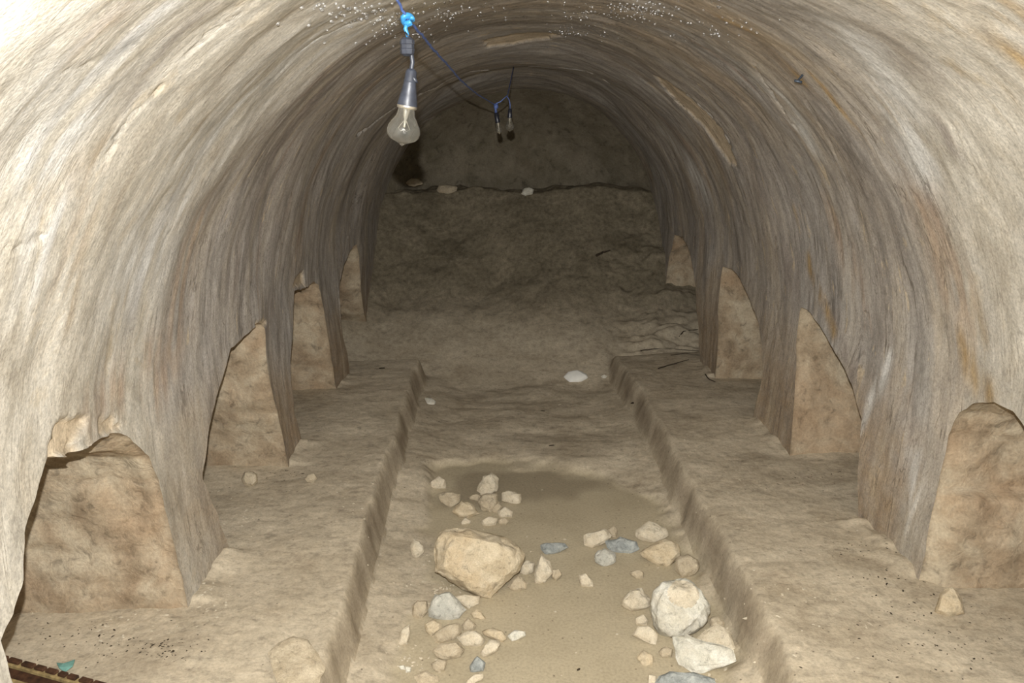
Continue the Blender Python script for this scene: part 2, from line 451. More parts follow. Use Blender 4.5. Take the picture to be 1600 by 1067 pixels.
# niche outlines: near edge up to the top, then down the far corner (sighted in the photograph, placed on the wall)
NICHE_SIGHT = [
    ('L', [(-15, 1000), (0, 970), (5, 960), (23, 905), (27, 860), (27, 828), (45, 785), (58, 748), (69, 720), (102, 713), (126, 702), (152, 690), (172, 682), (190, 676), (206, 680), (226, 694), (243, 712), (256, 750), (266, 805), (276, 870), (285, 940), (291, 985)], 1.30, 2.08),
    ('L', [(350, 865), (338, 805), (321, 745), (328, 718), (333, 665), (342, 620), (354, 572), (361, 545), (376, 528), (390, 514), (402, 503), (409, 508), (412, 560), (420, 620), (432, 680), (446, 735)], 2.50, 3.24),
    ('L', [(463, 705), (453, 645), (449, 600), (450, 560), (453, 510), (454, 480), (455, 453), (476, 449), (488, 441), (496, 443), (504, 480), (507, 516), (510, 555), (517, 612)], 3.42, 4.20),
    ('L', [(533, 572), (528, 530), (528, 480), (530, 450), (535, 420), (545, 392), (553, 380), (557, 402), (560, 450), (566, 490), (575, 515), (583, 535)], 4.40, 5.05),
    ('R', [(1700, 950), (1685, 820), (1645, 715), (1600, 670), (1572, 644), (1540, 628), (1505, 630), (1482, 645), (1467, 680), (1459, 730), (1453, 800), (1452, 860), (1457, 950)], 1.60, 2.14),
    ('R', [(1345, 815), (1346, 720), (1344, 655), (1335, 620), (1322, 585), (1300, 545), (1280, 510), (1262, 488), (1247, 480), (1242, 512), (1240, 540), (1243, 586), (1246, 637), (1245, 690), (1240, 735)], 2.65, 3.15),
    ('R', [(1190, 640), (1196, 605), (1198, 575), (1192, 540), (1185, 500), (1172, 465), (1158, 435), (1145, 419), (1131, 416), (1129, 440), (1127, 520), (1126, 560), (1123, 600)], 3.80, 4.25),
    ('R', [(1098, 560), (1097, 500), (1094, 450), (1088, 420), (1078, 386), (1068, 370), (1053, 367), (1047, 400), (1044, 450), (1044, 500), (1042, 530)], 4.60, 5.35),
]

def roughen(poly, seed, amp=0.006):
    P = dense(poly, 0.012)
    n = len(P); T = np.zeros_like(P)
    T[1:-1] = P[2:] - P[:-2]; T[0] = P[1] - P[0]; T[-1] = P[-1] - P[-2]
    T /= np.linalg.norm(T, axis=1)[:, None] + 1e-9
    N = np.stack([-T[:, 1], T[:, 0]], 1)
    t = np.arange(n) * 0.012
    k = fbm(t * 14, np.full(n, seed * 3.3), 0.0, 3, 0.6) * amp
    return P + N * k[:, None]

NICHES = []     # (side, polyline in (Y,u))
for q, (side, pxs, y0, y1) in enumerate(NICHE_SIGHT):
    P = hp(pxs)
    f = U0 if side == 'L' else U3
    k = 0.10 if side == 'L' else U3 + U0 - 0.10
    P = [p for p in P if (p[1] > 0.12 if side == 'L' else p[1] < U3 + U0 - 0.12)]
    P = [(P[0][0], f), (P[0][0], k)] + P + [(P[-1][0], k), (P[-1][0], f)]
    NICHES.append((side, roughen(P, q + 1, 0.005 if side == 'L' else 0.0035)))

# cracks: (pixel polyline seen in the photograph -> place on the vault, width, depth)
CRACKS = [
    ([(560, 212), (585, 192), (612, 170), (648, 150), (680, 138), (706, 120), (730, 112), (770, 106), (805, 104), (850, 98), (885, 99), (925, 108), (950, 126)], 0.010, 0.035),
    ([(662, 190), (690, 176), (720, 168), (760, 162), (795, 166), (830, 162)], 0.009, 0.014),
    ([(770, 140), (800, 138), (830, 141)], 0.007, 0.010),
    ([(1060, 133), (1072, 139), (1098, 162), (1130, 200), (1150, 232)], 0.007, 0.016),
    ([(0, 381), (20, 381), (55, 374)], 0.006, 0.008),
    ([(105, 116), (118, 112), (135, 117), (150, 105), (165, 100)], 0.005, 0.004),
    ([(296, 101), (340, 62), (390, 25), (420, 0)], 0.006, 0.004),
    ([(170, 250), (205, 200), (235, 168), (262, 140)], 0.006, 0.008),
    ([(1175, 100), (1190, 128), (1215, 165), (1240, 205)], 0.006, 0.008),
    ([(1255, 150), (1275, 185), (1296, 225), (1320, 290)], 0.006, 0.006),
    ([(1460, 170), (1490, 220), (1510, 262), (1540, 330)], 0.005, 0.006),
    ([(480, 88), (520, 62), (560, 42), (610, 25)], 0.006, 0.007),
    ([(1210, 480), (1216, 520), (1222, 545)], 0.007, 0.008),
    ([(525, 520), (528, 460), (535, 400), (548, 350)], 0.006, 0.008),
    ([(100, 690), (115, 694), (140, 692)], 0.005, 0.010),
]
CRACKS = [(hp(p), wd, dp) for p, wd, dp in CRACKS]
# broken-off flakes: shallow recesses of fresh pale stone
FLAKES = [
    ([(1026, 112), (1046, 120), (1072, 140), (1100, 168), (1130, 202), (1150, 236), (1158, 256), (1146, 252), (1128, 226), (1100, 190), (1066, 158), (1040, 132)], 0.010),
    ([(750, 66), (790, 59), (850, 55), (882, 59), (850, 65), (800, 68), (762, 72)], 0.012),
    ([(86, 662), (108, 652), (135, 655), (128, 672), (118, 692), (128, 704), (102, 714), (68, 722), (76, 690)], 0.016),
    ([(162, 650), (190, 655), (206, 668), (186, 678), (160, 682)], 0.012),
    ([(453, 447), (460, 431), (474, 424), (475, 446)], 0.014),
    ([(395, 506), (406, 498), (412, 504), (404, 522)], 0.010),
]
FLAKES = [(hp(p), dp) for p, dp in FLAKES]
OCHRE = [
    ([(1122, 28), (1165, 48), (1205, 78), (1236, 104), (1256, 130)], 0.022), ([(1268, 112), (1300, 150), (1325, 182), (1372, 250), (1400, 310), (1408, 350)], 0.02),
    ([(150, 250), (120, 320), (95, 400), (70, 500)], 0.07), ([(1490, 540), (1510, 590), (1530, 615)], 0.05), ([(1240, 330), (1260, 420), (1300, 520)], 0.03),
    ([(1560, 30), (1580, 90), (1600, 160)], 0.08), ([(130, 85), (160, 60), (180, 35)], 0.03),
]
OCHRE = [(hp(p), wd) for p, wd in OCHRE]
FILM_SHEEN = [([(520, 60), (440, 110), (380, 170), (320, 250), (280, 320), (240, 390)], 0.24), ([(1075, 60), (1150, 110), (1225, 160), (1260, 230)], 0.07), ([(1040, 205), (1085, 260), (1105, 300)], 0.09), ([(480, 120), (520, 90), (560, 60)], 0.09),  # pale film; the left-shoulder streak also paints in the bluish-white wet sheen
        ([(1330, 700), (1380, 560)], 0.03), ([(1420, 720), (1425, 830)], 0.05), ([(230, 40), (160, 110), (100, 220)], 0.16), ([(1330, 60), (1400, 160), (1440, 260)], 0.10), ([(90, 330), (60, 420)], 0.10)]
FILM_SHEEN = [(hp(p), wd) for p, wd in FILM_SHEEN]
BAND = [([(950, 78), (1030, 105), (1100, 155), (1160, 240), (1205, 340), (1235, 440)], 0.13), ([(600, 75), (520, 140), (450, 230), (400, 330), (370, 430)], 0.10),
        ([(1300, 500), (1330, 600)], 0.05), ([(560, 70), (640, 55), (720, 45)], 0.06), ([(1440, 130), (1480, 230)], 0.05), ([(260, 330), (230, 430), (215, 520)], 0.07),
        ([(330, 20), (270, 90), (210, 170)], 0.03), ([(420, 480), (400, 560)], 0.06)]
BAND = [(hp(p), wd) for p, wd in BAND]
PINK = [([(330, 330), (300, 420), (290, 520)], 0.10), ([(1290, 330), (1330, 430)], 0.08), ([(1450, 330), (1490, 480)], 0.12), ([(150, 640), (250, 560)], 0.08), ([(240, 640), (280, 560)], 0.08), ([(200, 60), (160, 30)], 0.05), ([(620, 110), (560, 180)], 0.07), ([(1060, 200), (1110, 290)], 0.05)]
PINK = [(hp(p), wd) for p, wd in PINK]

def vault_disp(Y, u):
    """relief of the hewn rock, metres into the rock"""
    Y = np.asarray(Y, float); u = np.asarray(u, float)
    d = 0.030 * fbm(Y * 1.3, u * 1.1, 1.0, 3)
    yw = Y + 0.04 * fbm(Y * 2.0, u * 1.6, 4.0, 2)
    d = d + 0.0030 * fbm(yw * 3.5, u * 1.0, 2.0, 4, 0.6)
    rid = 1 - np.abs(fbm(yw * 11.0, u * 1.3, 3.0, 3, 0.55))
    d = d - 0.0005 * rid
    d = d + 0.0006 * fbm(yw * 42.0, u * 6.0, 5.0, 3, 0.6)
    d = d + 0.0026 * fbm(Y * 9.0, u * 7.0, 6.0, 3, 0.55)
    # step at the far end where a rock layer came away
    st = 5.02 + 0.05 * fbm(u * 2.2, 7.0, 0.0, 3)
    mask = smooth((u - 1.7) / 0.5) * smooth((3.5 - u) / 0.5)
    d = d + 0.03 * smooth((Y - st) / 0.03) * mask * (1 - smooth((Y - st - 0.25) / 0.4))
    for P, wd, dp in CRACKS:
        P = np.array(P); lo = P.min(0) - 0.1; hi = P.max(0) + 0.1
        m = (Y > lo[0]) & (Y < hi[0]) & (u > lo[1]) & (u < hi[1])
        if not m.any(): continue
        yy = Y[m] + 0.010 * fbm(Y[m] * 30, u[m] * 30, 8.0, 2); uu = u[m] + 0.010 * fbm(Y[m] * 30, u[m] * 30, 9.0, 2)
        D, _, _ = seg_dist(yy, uu, P, False)
        d[m] += dp * (1 - smooth(D / wd))
    for P, dp in FLAKES:
        P = np.array(P); lo = P.min(0) - 0.1; hi = P.max(0) + 0.1
        m = (Y > lo[0]) & (Y < hi[0]) & (u > lo[1]) & (u < hi[1])
        if not m.any(): continue
        D, _, _ = seg_dist(Y[m], u[m], P, True)
        s = np.where(in_poly(Y[m], u[m], P), D, -D) + 0.010 * fbm(Y[m] * 40, u[m] * 40, 3.0, 2)
        d[m] += dp * smooth((s + 0.006) / 0.012)
    return d

def vault_xyz(Y, u, extra=0.0):
    X, Z, nx, nz = vault_pt(Y, u)
    d = vault_disp(Y, u) + extra
    return np.stack([X + nx * d, np.broadcast_to(Y, X.shape), Z + nz * d], -1)

ys = np.concatenate([np.arange(-0.6, 1.05, 0.035), np.arange(1.05, 6.62, 0.0092)])
us = np.concatenate([np.arange(U0, U3 + 1e-6, 0.0092)])
GY, GU = np.meshgrid(ys, us, indexing='ij')
nY, nU = GY.shape
inside = np.zeros(GY.shape, bool)
holes = []
for side, P in NICHES:
    foot = U0 - 0.05 if side == 'L' else U3 + 0.05
    poly = np.vstack([P, [[P[-1, 0], foot], [P[0, 0], foot]]])
    lo = poly.min(0) - 0.03; hi = poly.max(0) + 0.03
    sel = np.where((GY > lo[0]) & (GY < hi[0]) & (GU > lo[1]) & (GU < hi[1]))
    ins = in_poly(GY[sel], GU[sel], poly)
    inside[sel] |= ins
    holes.append(poly)
idx = np.arange(nY * nU).reshape(nY, nU)
quads = np.stack([idx[:-1, :-1], idx[1:, :-1], idx[1:, 1:], idx[:-1, 1:]], -1).reshape(-1, 4)
insf = inside.ravel()
keep = ~insf[quads].all(1)
quads = quads[keep]
# pull the inner vertices of cut faces onto the outline so the edge is clean
border = np.zeros(nY * nU, bool); border[quads.ravel()] = True
fixv = border & insf
FY = GY.ravel().copy(); FU = GU.ravel().copy()
fi = np.where(fixv)[0]
bestd = np.full(len(fi), 1e9); ny_ = FY[fi].copy(); nu_ = FU[fi].copy()
for poly in holes:
    D, bx, by = seg_dist(FY[fi], FU[fi], poly, True)
    m = D < bestd; bestd = np.where(m, D, bestd); ny_ = np.where(m, bx, ny_); nu_ = np.where(m, by, nu_)
FY[fi] = ny_; FU[fi] = nu_
VV = vault_xyz(FY, FU)
hgt = VV[:, 2]
a_low = 1 - smooth((hgt - 0.25 + 0.15 * fbm(FY * 4, FU * 3, 2.0, 3)) / 0.55)
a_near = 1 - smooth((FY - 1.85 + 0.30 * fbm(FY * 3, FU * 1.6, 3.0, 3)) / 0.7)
a_wet = smooth((hgt - 1.68) / 0.15) * (1 - smooth((FY - 3.6) / 0.8))
a_och = np.zeros(len(FY)); a_pale = np.zeros(len(FY)); a_film_sheen = np.zeros(len(FY)); a_band = np.zeros(len(FY)); a_pink = np.zeros(len(FY))
for arr, lst, amp in ((a_och, OCHRE, 0.8), (a_film_sheen, FILM_SHEEN, 0.9), (a_band, BAND, 0.75), (a_pink, PINK, 0.7)):
    for P, wd in lst:
        D, _, _ = seg_dist(FY, FU, P, False)
        m = D < wd * 2.5
        k = (1 - smooth(D[m] / (wd * 1.6))) * np.clip(0.55 + 0.9 * fbm(FY[m] * 28, FU[m] * 5, 1.0, 3), 0, 1)
        arr[m] = np.maximum(arr[m], k * amp)
for P, dp in FLAKES:
    D, _, _ = seg_dist(FY, FU, P, True); m = D < 0.15
    s = np.where(in_poly(FY[m], FU[m], P), D[m], -D[m]) + 0.010 * fbm(FY[m] * 40, FU[m] * 40, 3.0, 2)
    a_pale[m] = np.maximum(a_pale[m], smooth((s + 0.004) / 0.008) * 0.9)
UV = np.stack([FY, FU], 1)
AT = {'low': a_low, 'near': a_near, 'wet': a_wet, 'ochre': a_och, 'pale': a_pale, 'film_sheen': a_film_sheen, 'band': a_band, 'pink': a_pink}
fu = GU.ravel()[quads].mean(1)
UA, UB = U1 + 0.42, U2 - 0.42
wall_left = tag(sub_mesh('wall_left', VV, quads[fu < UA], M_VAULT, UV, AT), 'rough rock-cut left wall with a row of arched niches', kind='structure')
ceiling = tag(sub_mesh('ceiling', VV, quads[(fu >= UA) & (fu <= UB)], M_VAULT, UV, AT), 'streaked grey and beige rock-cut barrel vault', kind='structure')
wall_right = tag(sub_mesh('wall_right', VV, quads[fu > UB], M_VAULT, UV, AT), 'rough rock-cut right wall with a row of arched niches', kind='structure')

# niches: jambs and backs cut into the walls
niche_labels = [
    'arched niche nearest the camera, pale broken flakes above it', 'second niche, tall, slanting outer edge', 'third niche with straight dark edge', 'farthest small dim niche',
    'arched niche nearest the camera with a ledge across its jamb', 'second niche, shark-fin shaped opening', 'third niche, narrow smooth pale jamb', 'farthest niche near the end wall']
for q, (side, P) in enumerate(NICHES):
    sgn = -1.0 if side == 'L' else 1.0
    depth = 0.50
    n = len(P)
    rim = vault_xyz(P[:, 0], P[:, 1], 0.0)
    cY = P[:, 0].mean(); cZ = rim[:, 2].mean()
    far_w = smooth((P[:, 0] - cY) / 0.12)
    ds = np.concatenate([[-0.0, 0.006], np.arange(0.02, depth + 1e-6, 0.016)])
    rows = []
    for d in ds:
        R = rim.copy()
        R[:, 0] = rim[:, 0] * (1 - smooth(d / 0.2)) + smooth(d / 0.2) * rim[:, 0].mean() + sgn * d
        grow = 0.0035 * smooth(d / 0.006)
        dirv = np.stack([R[:, 1] - cY, R[:, 2] - cZ], 1); dirv /= np.linalg.norm(dirv, axis=1)[:, None]
        k = smooth(d / 0.06)
        nz = 0.020 * fbm(R[:, 0] * 5, R[:, 1] * 5, R[:, 2] * 5, 4, 0.55) + 0.004 * fbm(R[:, 0] * 40, R[:, 1] * 40, R[:, 2] * 26, 3, 0.6)
        off = grow + k * nz - 0.04 * d
        if q == 4:      # ledge across the near right jamb: lower block stands proud
            off = off - far_w * k * 0.07 * (1 - smooth((R[:, 2] - 0.455 - 0.012 * fbm(R[:, 0] * 9, 3.0, 1.0, 2)) / 0.012))
        R[:, 1] += dirv[:, 0] * off; R[:, 2] += dirv[:, 1] * off
        rows.append(R)
    last = rows[-1]; cen = np.array([last[:, 0].mean(), cY, 0.06])
    for f in np.linspace(0.08, 1.0, 14):
        R = last + (cen - last) * f
        nz = 0.03 * fbm(R[:, 0] * 5, R[:, 1] * 5, R[:, 2] * 5, 4, 0.55) * smooth(f / 0.2)
        R[:, 0] += nz
        rows.append(R)
    A = np.array(rows); m = len(rows)
    ix = np.arange(m * n).reshape(m, n)
    fq = np.stack([ix[:-1, :-1], ix[1:, :-1], ix[1:, 1:], ix[:-1, 1:]], -1).reshape(-1, 4)
    o = mesh_np('niche', A.reshape(-1, 3), fq, M_NICHE, wall_left if side == 'L' else wall_right)
    o['label'] = niche_labels[q]

# ------------------------------------------------------------------ ground: sunken channel, two benches, sloping end face
MUDPX = [(690, 735), (760, 722), (860, 730), (960, 752), (1020, 785), (1075, 840), (1110, 900), (1140, 960), (1200, 1300), (600, 1300), (628, 1010), (640, 965), (700, 930), (670, 870), (672, 800)]
MUD = [at_z(x, y, 0.0)[:2] for x, y in MUDPX]
DAMP = [at_z(x, y, 0.0)[:2] for x, y in [(680, 745), (740, 730), (860, 735), (950, 752), (900, 790), (780, 800), (700, 790)]]

def edge_l(Y): return -0.425 + 0.020 * fbm(Y * 1.9, 1.0, 0.0, 2, 0.5) + 0.005 * fbm(Y * 8, 2.0, 0.0, 2)
def edge_r(Y): return 0.80 + 0.022 * fbm(Y * 1.9, 9.0, 0.0, 2, 0.5) + 0.005 * fbm(Y * 8, 5.0, 0.0, 2)

def slope_z(X, Y):
    """earth and rock sloping up to the ledge below the end wall"""
    Y0 = 4.45 + 0.06 * fbm(X * 2, 3.0, 0.0, 2)
    t = (Y - Y0)
    z = 1.04 * np.clip(t / 1.62, 0, 1) ** 2.0
    return z

def ground_z(X, Y):
    el, er = edge_l(Y), edge_r(Y)
    wob = 0.005 * fbm(X * 9, Y * 9, 1.0, 2, 0.5)
    hl = smooth((el - X + 0.046 + wob) / 0.050)
    hr = smooth((X - er + 0.056 + wob) / 0.060)
    hl = hl ** 0.8; hr = hr ** 0.8
    endl = 1 - smooth((Y - 4.70) / 0.12); endr = 1 - smooth((Y - 4.80) / 0.3)
    bench_l = 0.178 + 0.008 * fbm(X * 2.5, Y * 2.5, 2.0, 3)
    bench_r = 0.174 + 0.009 * fbm(X * 2.5, Y * 2.5, 5.0, 3)
    rough = 0.0030 * fbm(X * 5, Y * 6, 3.0, 4, 0.5) + 0.0012 * fbm(X * 50, Y * 50, 4.0, 2, 0.6)
    steps = 0.006 * np.abs(fbm(X * 2.0, Y * 3.6, 8.0, 3, 0.55))
    D, _, _ = seg_dist(X, Y, MUD, True)
    s = np.where(in_poly(X, Y, MUD), D, -D) + 0.05 * fbm(X * 6, Y * 6, 2.0, 3)
    mud = smooth((s + 0.03) / 0.07)
    chan = 0.030 * smooth((-0.12 - X) / 0.3) + 0.028 * smooth((X - 0.58) / 0.22) + 0.02 * smooth((Y - 3.1) / 0.6) + 0.012 * fbm(X * 3, Y * 3, 6.0, 3)
    chan = chan * (1 - mud * 0.85) + (rough + steps) * (1 - 0.93 * mud)
    bl = hl * endl; br = hr * endr
    z = chan * (1 - bl) * (1 - br) + bl * (bench_l + rough * 0.9 + steps * 0.5) + br * (bench_r + rough * 0.9 + steps * 0.5)
    # dirt banked against the feet of the piers
    pm = np.ones(X.shape); pmr = np.ones(X.shape)
    for side, P in NICHES:
        a0, a1 = P[0, 0] - 0.01, P[-1, 0] + 0.01
        m_ = 1 - smooth((Y - a0 + 0.03) / 0.03) * smooth((a1 + 0.03 - Y) / 0.03)
        if side == 'L': pm = pm * m_
        else: pmr = pmr * m_
    wn = 0.7 + 0.6 * fbm(X * 12, Y * 12, 3.0, 2)
    dl = X - (cx(Y) - hw(Y)); dr = (cx(Y) + hw(Y)) - X
    z = z + 0.020 * wn * (pm * np.clip(1 - dl / 0.13, 0, 1) ** 2 * (dl > -0.2) + pmr * np.clip(1 - dr / 0.13, 0, 1) ** 2 * (dr > -0.2)).clip(0, 1.2)
    sl = slope_z(X, Y)
    on = smooth((sl - z + 0.03) / 0.06) * smooth(sl / 0.02)
    lump = 0.035 * fbm(X * 3.4, Y * 3.4, 7.0, 4, 0.5) + 0.006 * fbm(X * 16, Y * 16, 9.0, 3, 0.6)
    # broken strata in the far right corner
    cr = smooth((X - 0.75) / 0.2) * smooth((Y - 4.75) / 0.15) * (1 - smooth((Y - 5.6) / 0.3))
    zz = sl + lump * smooth(sl / 0.5)
    st = np.floor(zz / 0.055 + 0.4 * fbm(X * 3, Y * 3, 1.0, 2)) * 0.055
    zz = zz + 0.03 * cr * fbm(X * 5, Y * 12, 2.0, 3, 0.6)
    z = np.maximum(z, z * (1 - on) + zz * on)
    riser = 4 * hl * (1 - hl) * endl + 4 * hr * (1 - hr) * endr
    return z, mud * (1 - smooth((z - 0.06) / 0.04)), np.clip(riser, 0, 1), bl, br, sl

gx = np.arange(-1.62, 2.08, 0.0095)
gy = np.concatenate([np.arange(-0.6, 1.3, 0.03), np.arange(1.3, 6.6, 0.0088)])
AX, AY = np.meshgrid(gx, gy, indexing='ij')
X_, Y_ = AX.ravel(), AY.ravel()
Z_, MUDV, RIS, BL, BR, SLZ = ground_z(X_, Y_)
Dd, _, _ = seg_dist(X_, Y_, DAMP, True)
sd = np.where(in_poly(X_, Y_, DAMP), Dd, -Dd) + 0.08 * fbm(X_ * 5, Y_ * 5, 4.0, 3)
DMP = smooth((sd + 0.05) / 0.14)
GV = np.stack([X_, Y_, Z_], 1)
ix = np.arange(len(gx) * len(gy)).reshape(len(gx), len(gy))
gq = np.stack([ix[:-1, :-1], ix[1:, :-1], ix[1:, 1:], ix[:-1, 1:]], -1).reshape(-1, 4)
fx_, fy_ = X_[gq].mean(1), Y_[gq].mean(1)
is_slope = (SLZ[gq].mean(1) > 0.16) & (fy_ > 4.85)
is_l = (BL[gq].mean(1) > 0.06) & ~is_slope
is_r = (BR[gq].mean(1) > 0.06) & ~is_slope
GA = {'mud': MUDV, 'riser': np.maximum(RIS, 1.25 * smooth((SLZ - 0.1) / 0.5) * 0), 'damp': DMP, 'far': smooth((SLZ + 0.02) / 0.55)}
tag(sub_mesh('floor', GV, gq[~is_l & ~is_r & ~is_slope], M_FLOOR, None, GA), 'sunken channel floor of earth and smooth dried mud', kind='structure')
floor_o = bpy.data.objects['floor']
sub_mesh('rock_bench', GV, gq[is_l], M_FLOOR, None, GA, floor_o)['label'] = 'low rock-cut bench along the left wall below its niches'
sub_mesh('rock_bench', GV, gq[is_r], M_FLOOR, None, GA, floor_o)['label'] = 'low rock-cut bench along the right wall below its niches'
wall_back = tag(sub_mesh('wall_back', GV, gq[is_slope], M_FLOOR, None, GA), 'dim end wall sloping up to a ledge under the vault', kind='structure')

# upper end wall behind the ledge, curving into the vault
wx = np.arange(-1.05, 1.45, 0.014); wz = np.arange(0.75, 1.95, 0.014)
WX, WZ = np.meshgrid(wx, wz, indexing='ij'); WX, WZ = WX.ravel(), WZ.ravel()
rr = np.sqrt(((WX - 0.205) / 1.0) ** 2 + (np.clip(WZ - SPR, 0, 9) / (1.73 - SPR)) ** 2)
WY = 6.42 - 0.34 * np.clip((rr - 0.55) / 0.45, 0, 1.3) ** 2 + 0.03 * fbm(WX * 3, WZ * 3, 1.0, 4) + 0.006 * fbm(WX * 20, WZ * 20, 2.0, 3)
ix = np.arange(len(wx) * len(wz)).reshape(len(wx), len(wz))
wq = np.stack([ix[:-1, :-1], ix[1:, :-1], ix[1:, 1:], ix[:-1, 1:]], -1).reshape(-1, 4)
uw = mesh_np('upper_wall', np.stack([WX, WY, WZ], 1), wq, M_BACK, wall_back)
uw['label'] = 'smooth dim upper part of the end wall'

def gz(x, y):
    return float(ground_z(np.array([x]), np.array([y]))[0][0])

def on_ground(px, py, guess=0.0):
    z = guess
    for _ in range(9):
        p = at_z(px, py, z); z = 0.4 * z + 0.6 * gz(p[0], p[1])
    return at_z(px, py, z)

# ------------------------------------------------------------------ loose stones
def stone(name, label, poly, mat, thick=0.42, tilt=48.0, base=None, group=None, seed=0, cuts=3, rough=0.05, sharp=32, sink=0.10, hollow=None, sm=0.12):
    """angular stone: outline ring standing on the ground where it touches, with real thickness either way"""
    P = np.array(poly, float)
    cxp = P[:, 0].mean(); yb = P[:, 1].max()
    B = on_ground(cxp, yb) if base is None else np.array(base, float)
    vd = B - CAM; hv = np.array([vd[0], vd[1], 0]); hv /= np.linalg.norm(hv)
    t = math.radians(tilt)
    upd = hv * math.cos(t) + np.array([0, 0, 1]) * math.sin(t)
    side = np.cross(hv, [0, 0, 1])
    nrm = np.cross(side, upd); nrm /= np.linalg.norm(nrm)
    if nrm @ vd > 0: nrm = -nrm
    ring = []
    for x, y in P:
        d = ray(x, y); s = ((B - CAM) @ nrm) / (d @ nrm); ring.append(CAM + d * s)
    ring = np.array(ring); c = ring.mean(0)
    size = np.linalg.norm(ring - c, axis=1)
    th = thick * size.min() * 1.35
    r = random.Random(seed * 7 + 3)
    pts = [p for p in ring]
    for k, p in enumerate(ring):
        a = r.uniform(0.62, 0.86); b = r.uniform(0.7, 1.0)
        pts.append(c + (p - c) * a + nrm * th * b * r.uniform(0.75, 1.1))
        pts.append(c + (p - c) * r.uniform(0.6, 0.85) - nrm * th * r.uniform(0.8, 1.3))
    pts.append(c + nrm * th * r.uniform(1.0, 1.25))
    pts = np.array(pts)
    org = np.array([c[0], c[1], 0.0]); org[2] = gz(c[0], c[1]) if base is None else B[2]
    lowest = org[2] - sink * size.min() - 0.004
    pts[:, 2] = np.maximum(pts[:, 2], lowest)
    bm = bmesh.new()
    for p in pts: bm.verts.new(p - org)
    res = bmesh.ops.convex_hull(bm, input=bm.verts)
    bmesh.ops.delete(bm, geom=list({g for g in list(res['geom_unused']) + list(res['geom_interior']) if isinstance(g, bmesh.types.BMVert)}), context='VERTS')
    bmesh.ops.remove_doubles(bm, verts=bm.verts, dist=size.mean() * 0.10)
    bmesh.ops.triangulate(bm, faces=bm.faces)
    bmesh.ops.subdivide_edges(bm, edges=bm.edges, cuts=cuts, use_grid_fill=True, smooth=sm)
    co = np.array([v.co for v in bm.verts]); L = size.mean()
    bm.normal_update()
    nn = np.array([v.normal for v in bm.verts])
    q = co / L
    dsp = L * rough * (fbm(q[:, 0] * 1.7 + seed, q[:, 1] * 1.7, q[:, 2] * 1.7, 3, 0.55) + 0.35 * fbm(q[:, 0] * 6 + seed, q[:, 1] * 6, q[:, 2] * 6, 2))
    for v, n_, d_ in zip(bm.verts, nn, dsp): v.co += Vector(n_ * d_)
    if hollow is not None:      # scooped hollow in the top of the boulder, brown inside
        hc = np.array(at_y(hollow[0], hollow[1], 0.5 * (ring[:, 1].min() + c[1]) - 0.02)) - org
        for v in bm.verts:
            e = Vector((v.co.x - hc[0], (v.co.y - hc[1]) * 0.6, (v.co.z - hc[2]) * 1.7)).length / (L * hollow[2])
            v.co -= Vector(nrm) * L * 0.26 * float(smooth(1.3 - e))
    o = bm_obj(name, bm, mat, None, True, sharp)
    if hollow is not None:
        o.data.materials.append(ST['buff'])
        for f in o.data.polygons:
            e = Vector((f.center.x - hc[0], (f.center.y - hc[1]) * 0.6, (f.center.z - hc[2]) * 1.7)).length / (L * hollow[2])
            if e < 0.75: f.material_index = 1
    o.location = org
    tag(o, label, 'stone', group)
    return o

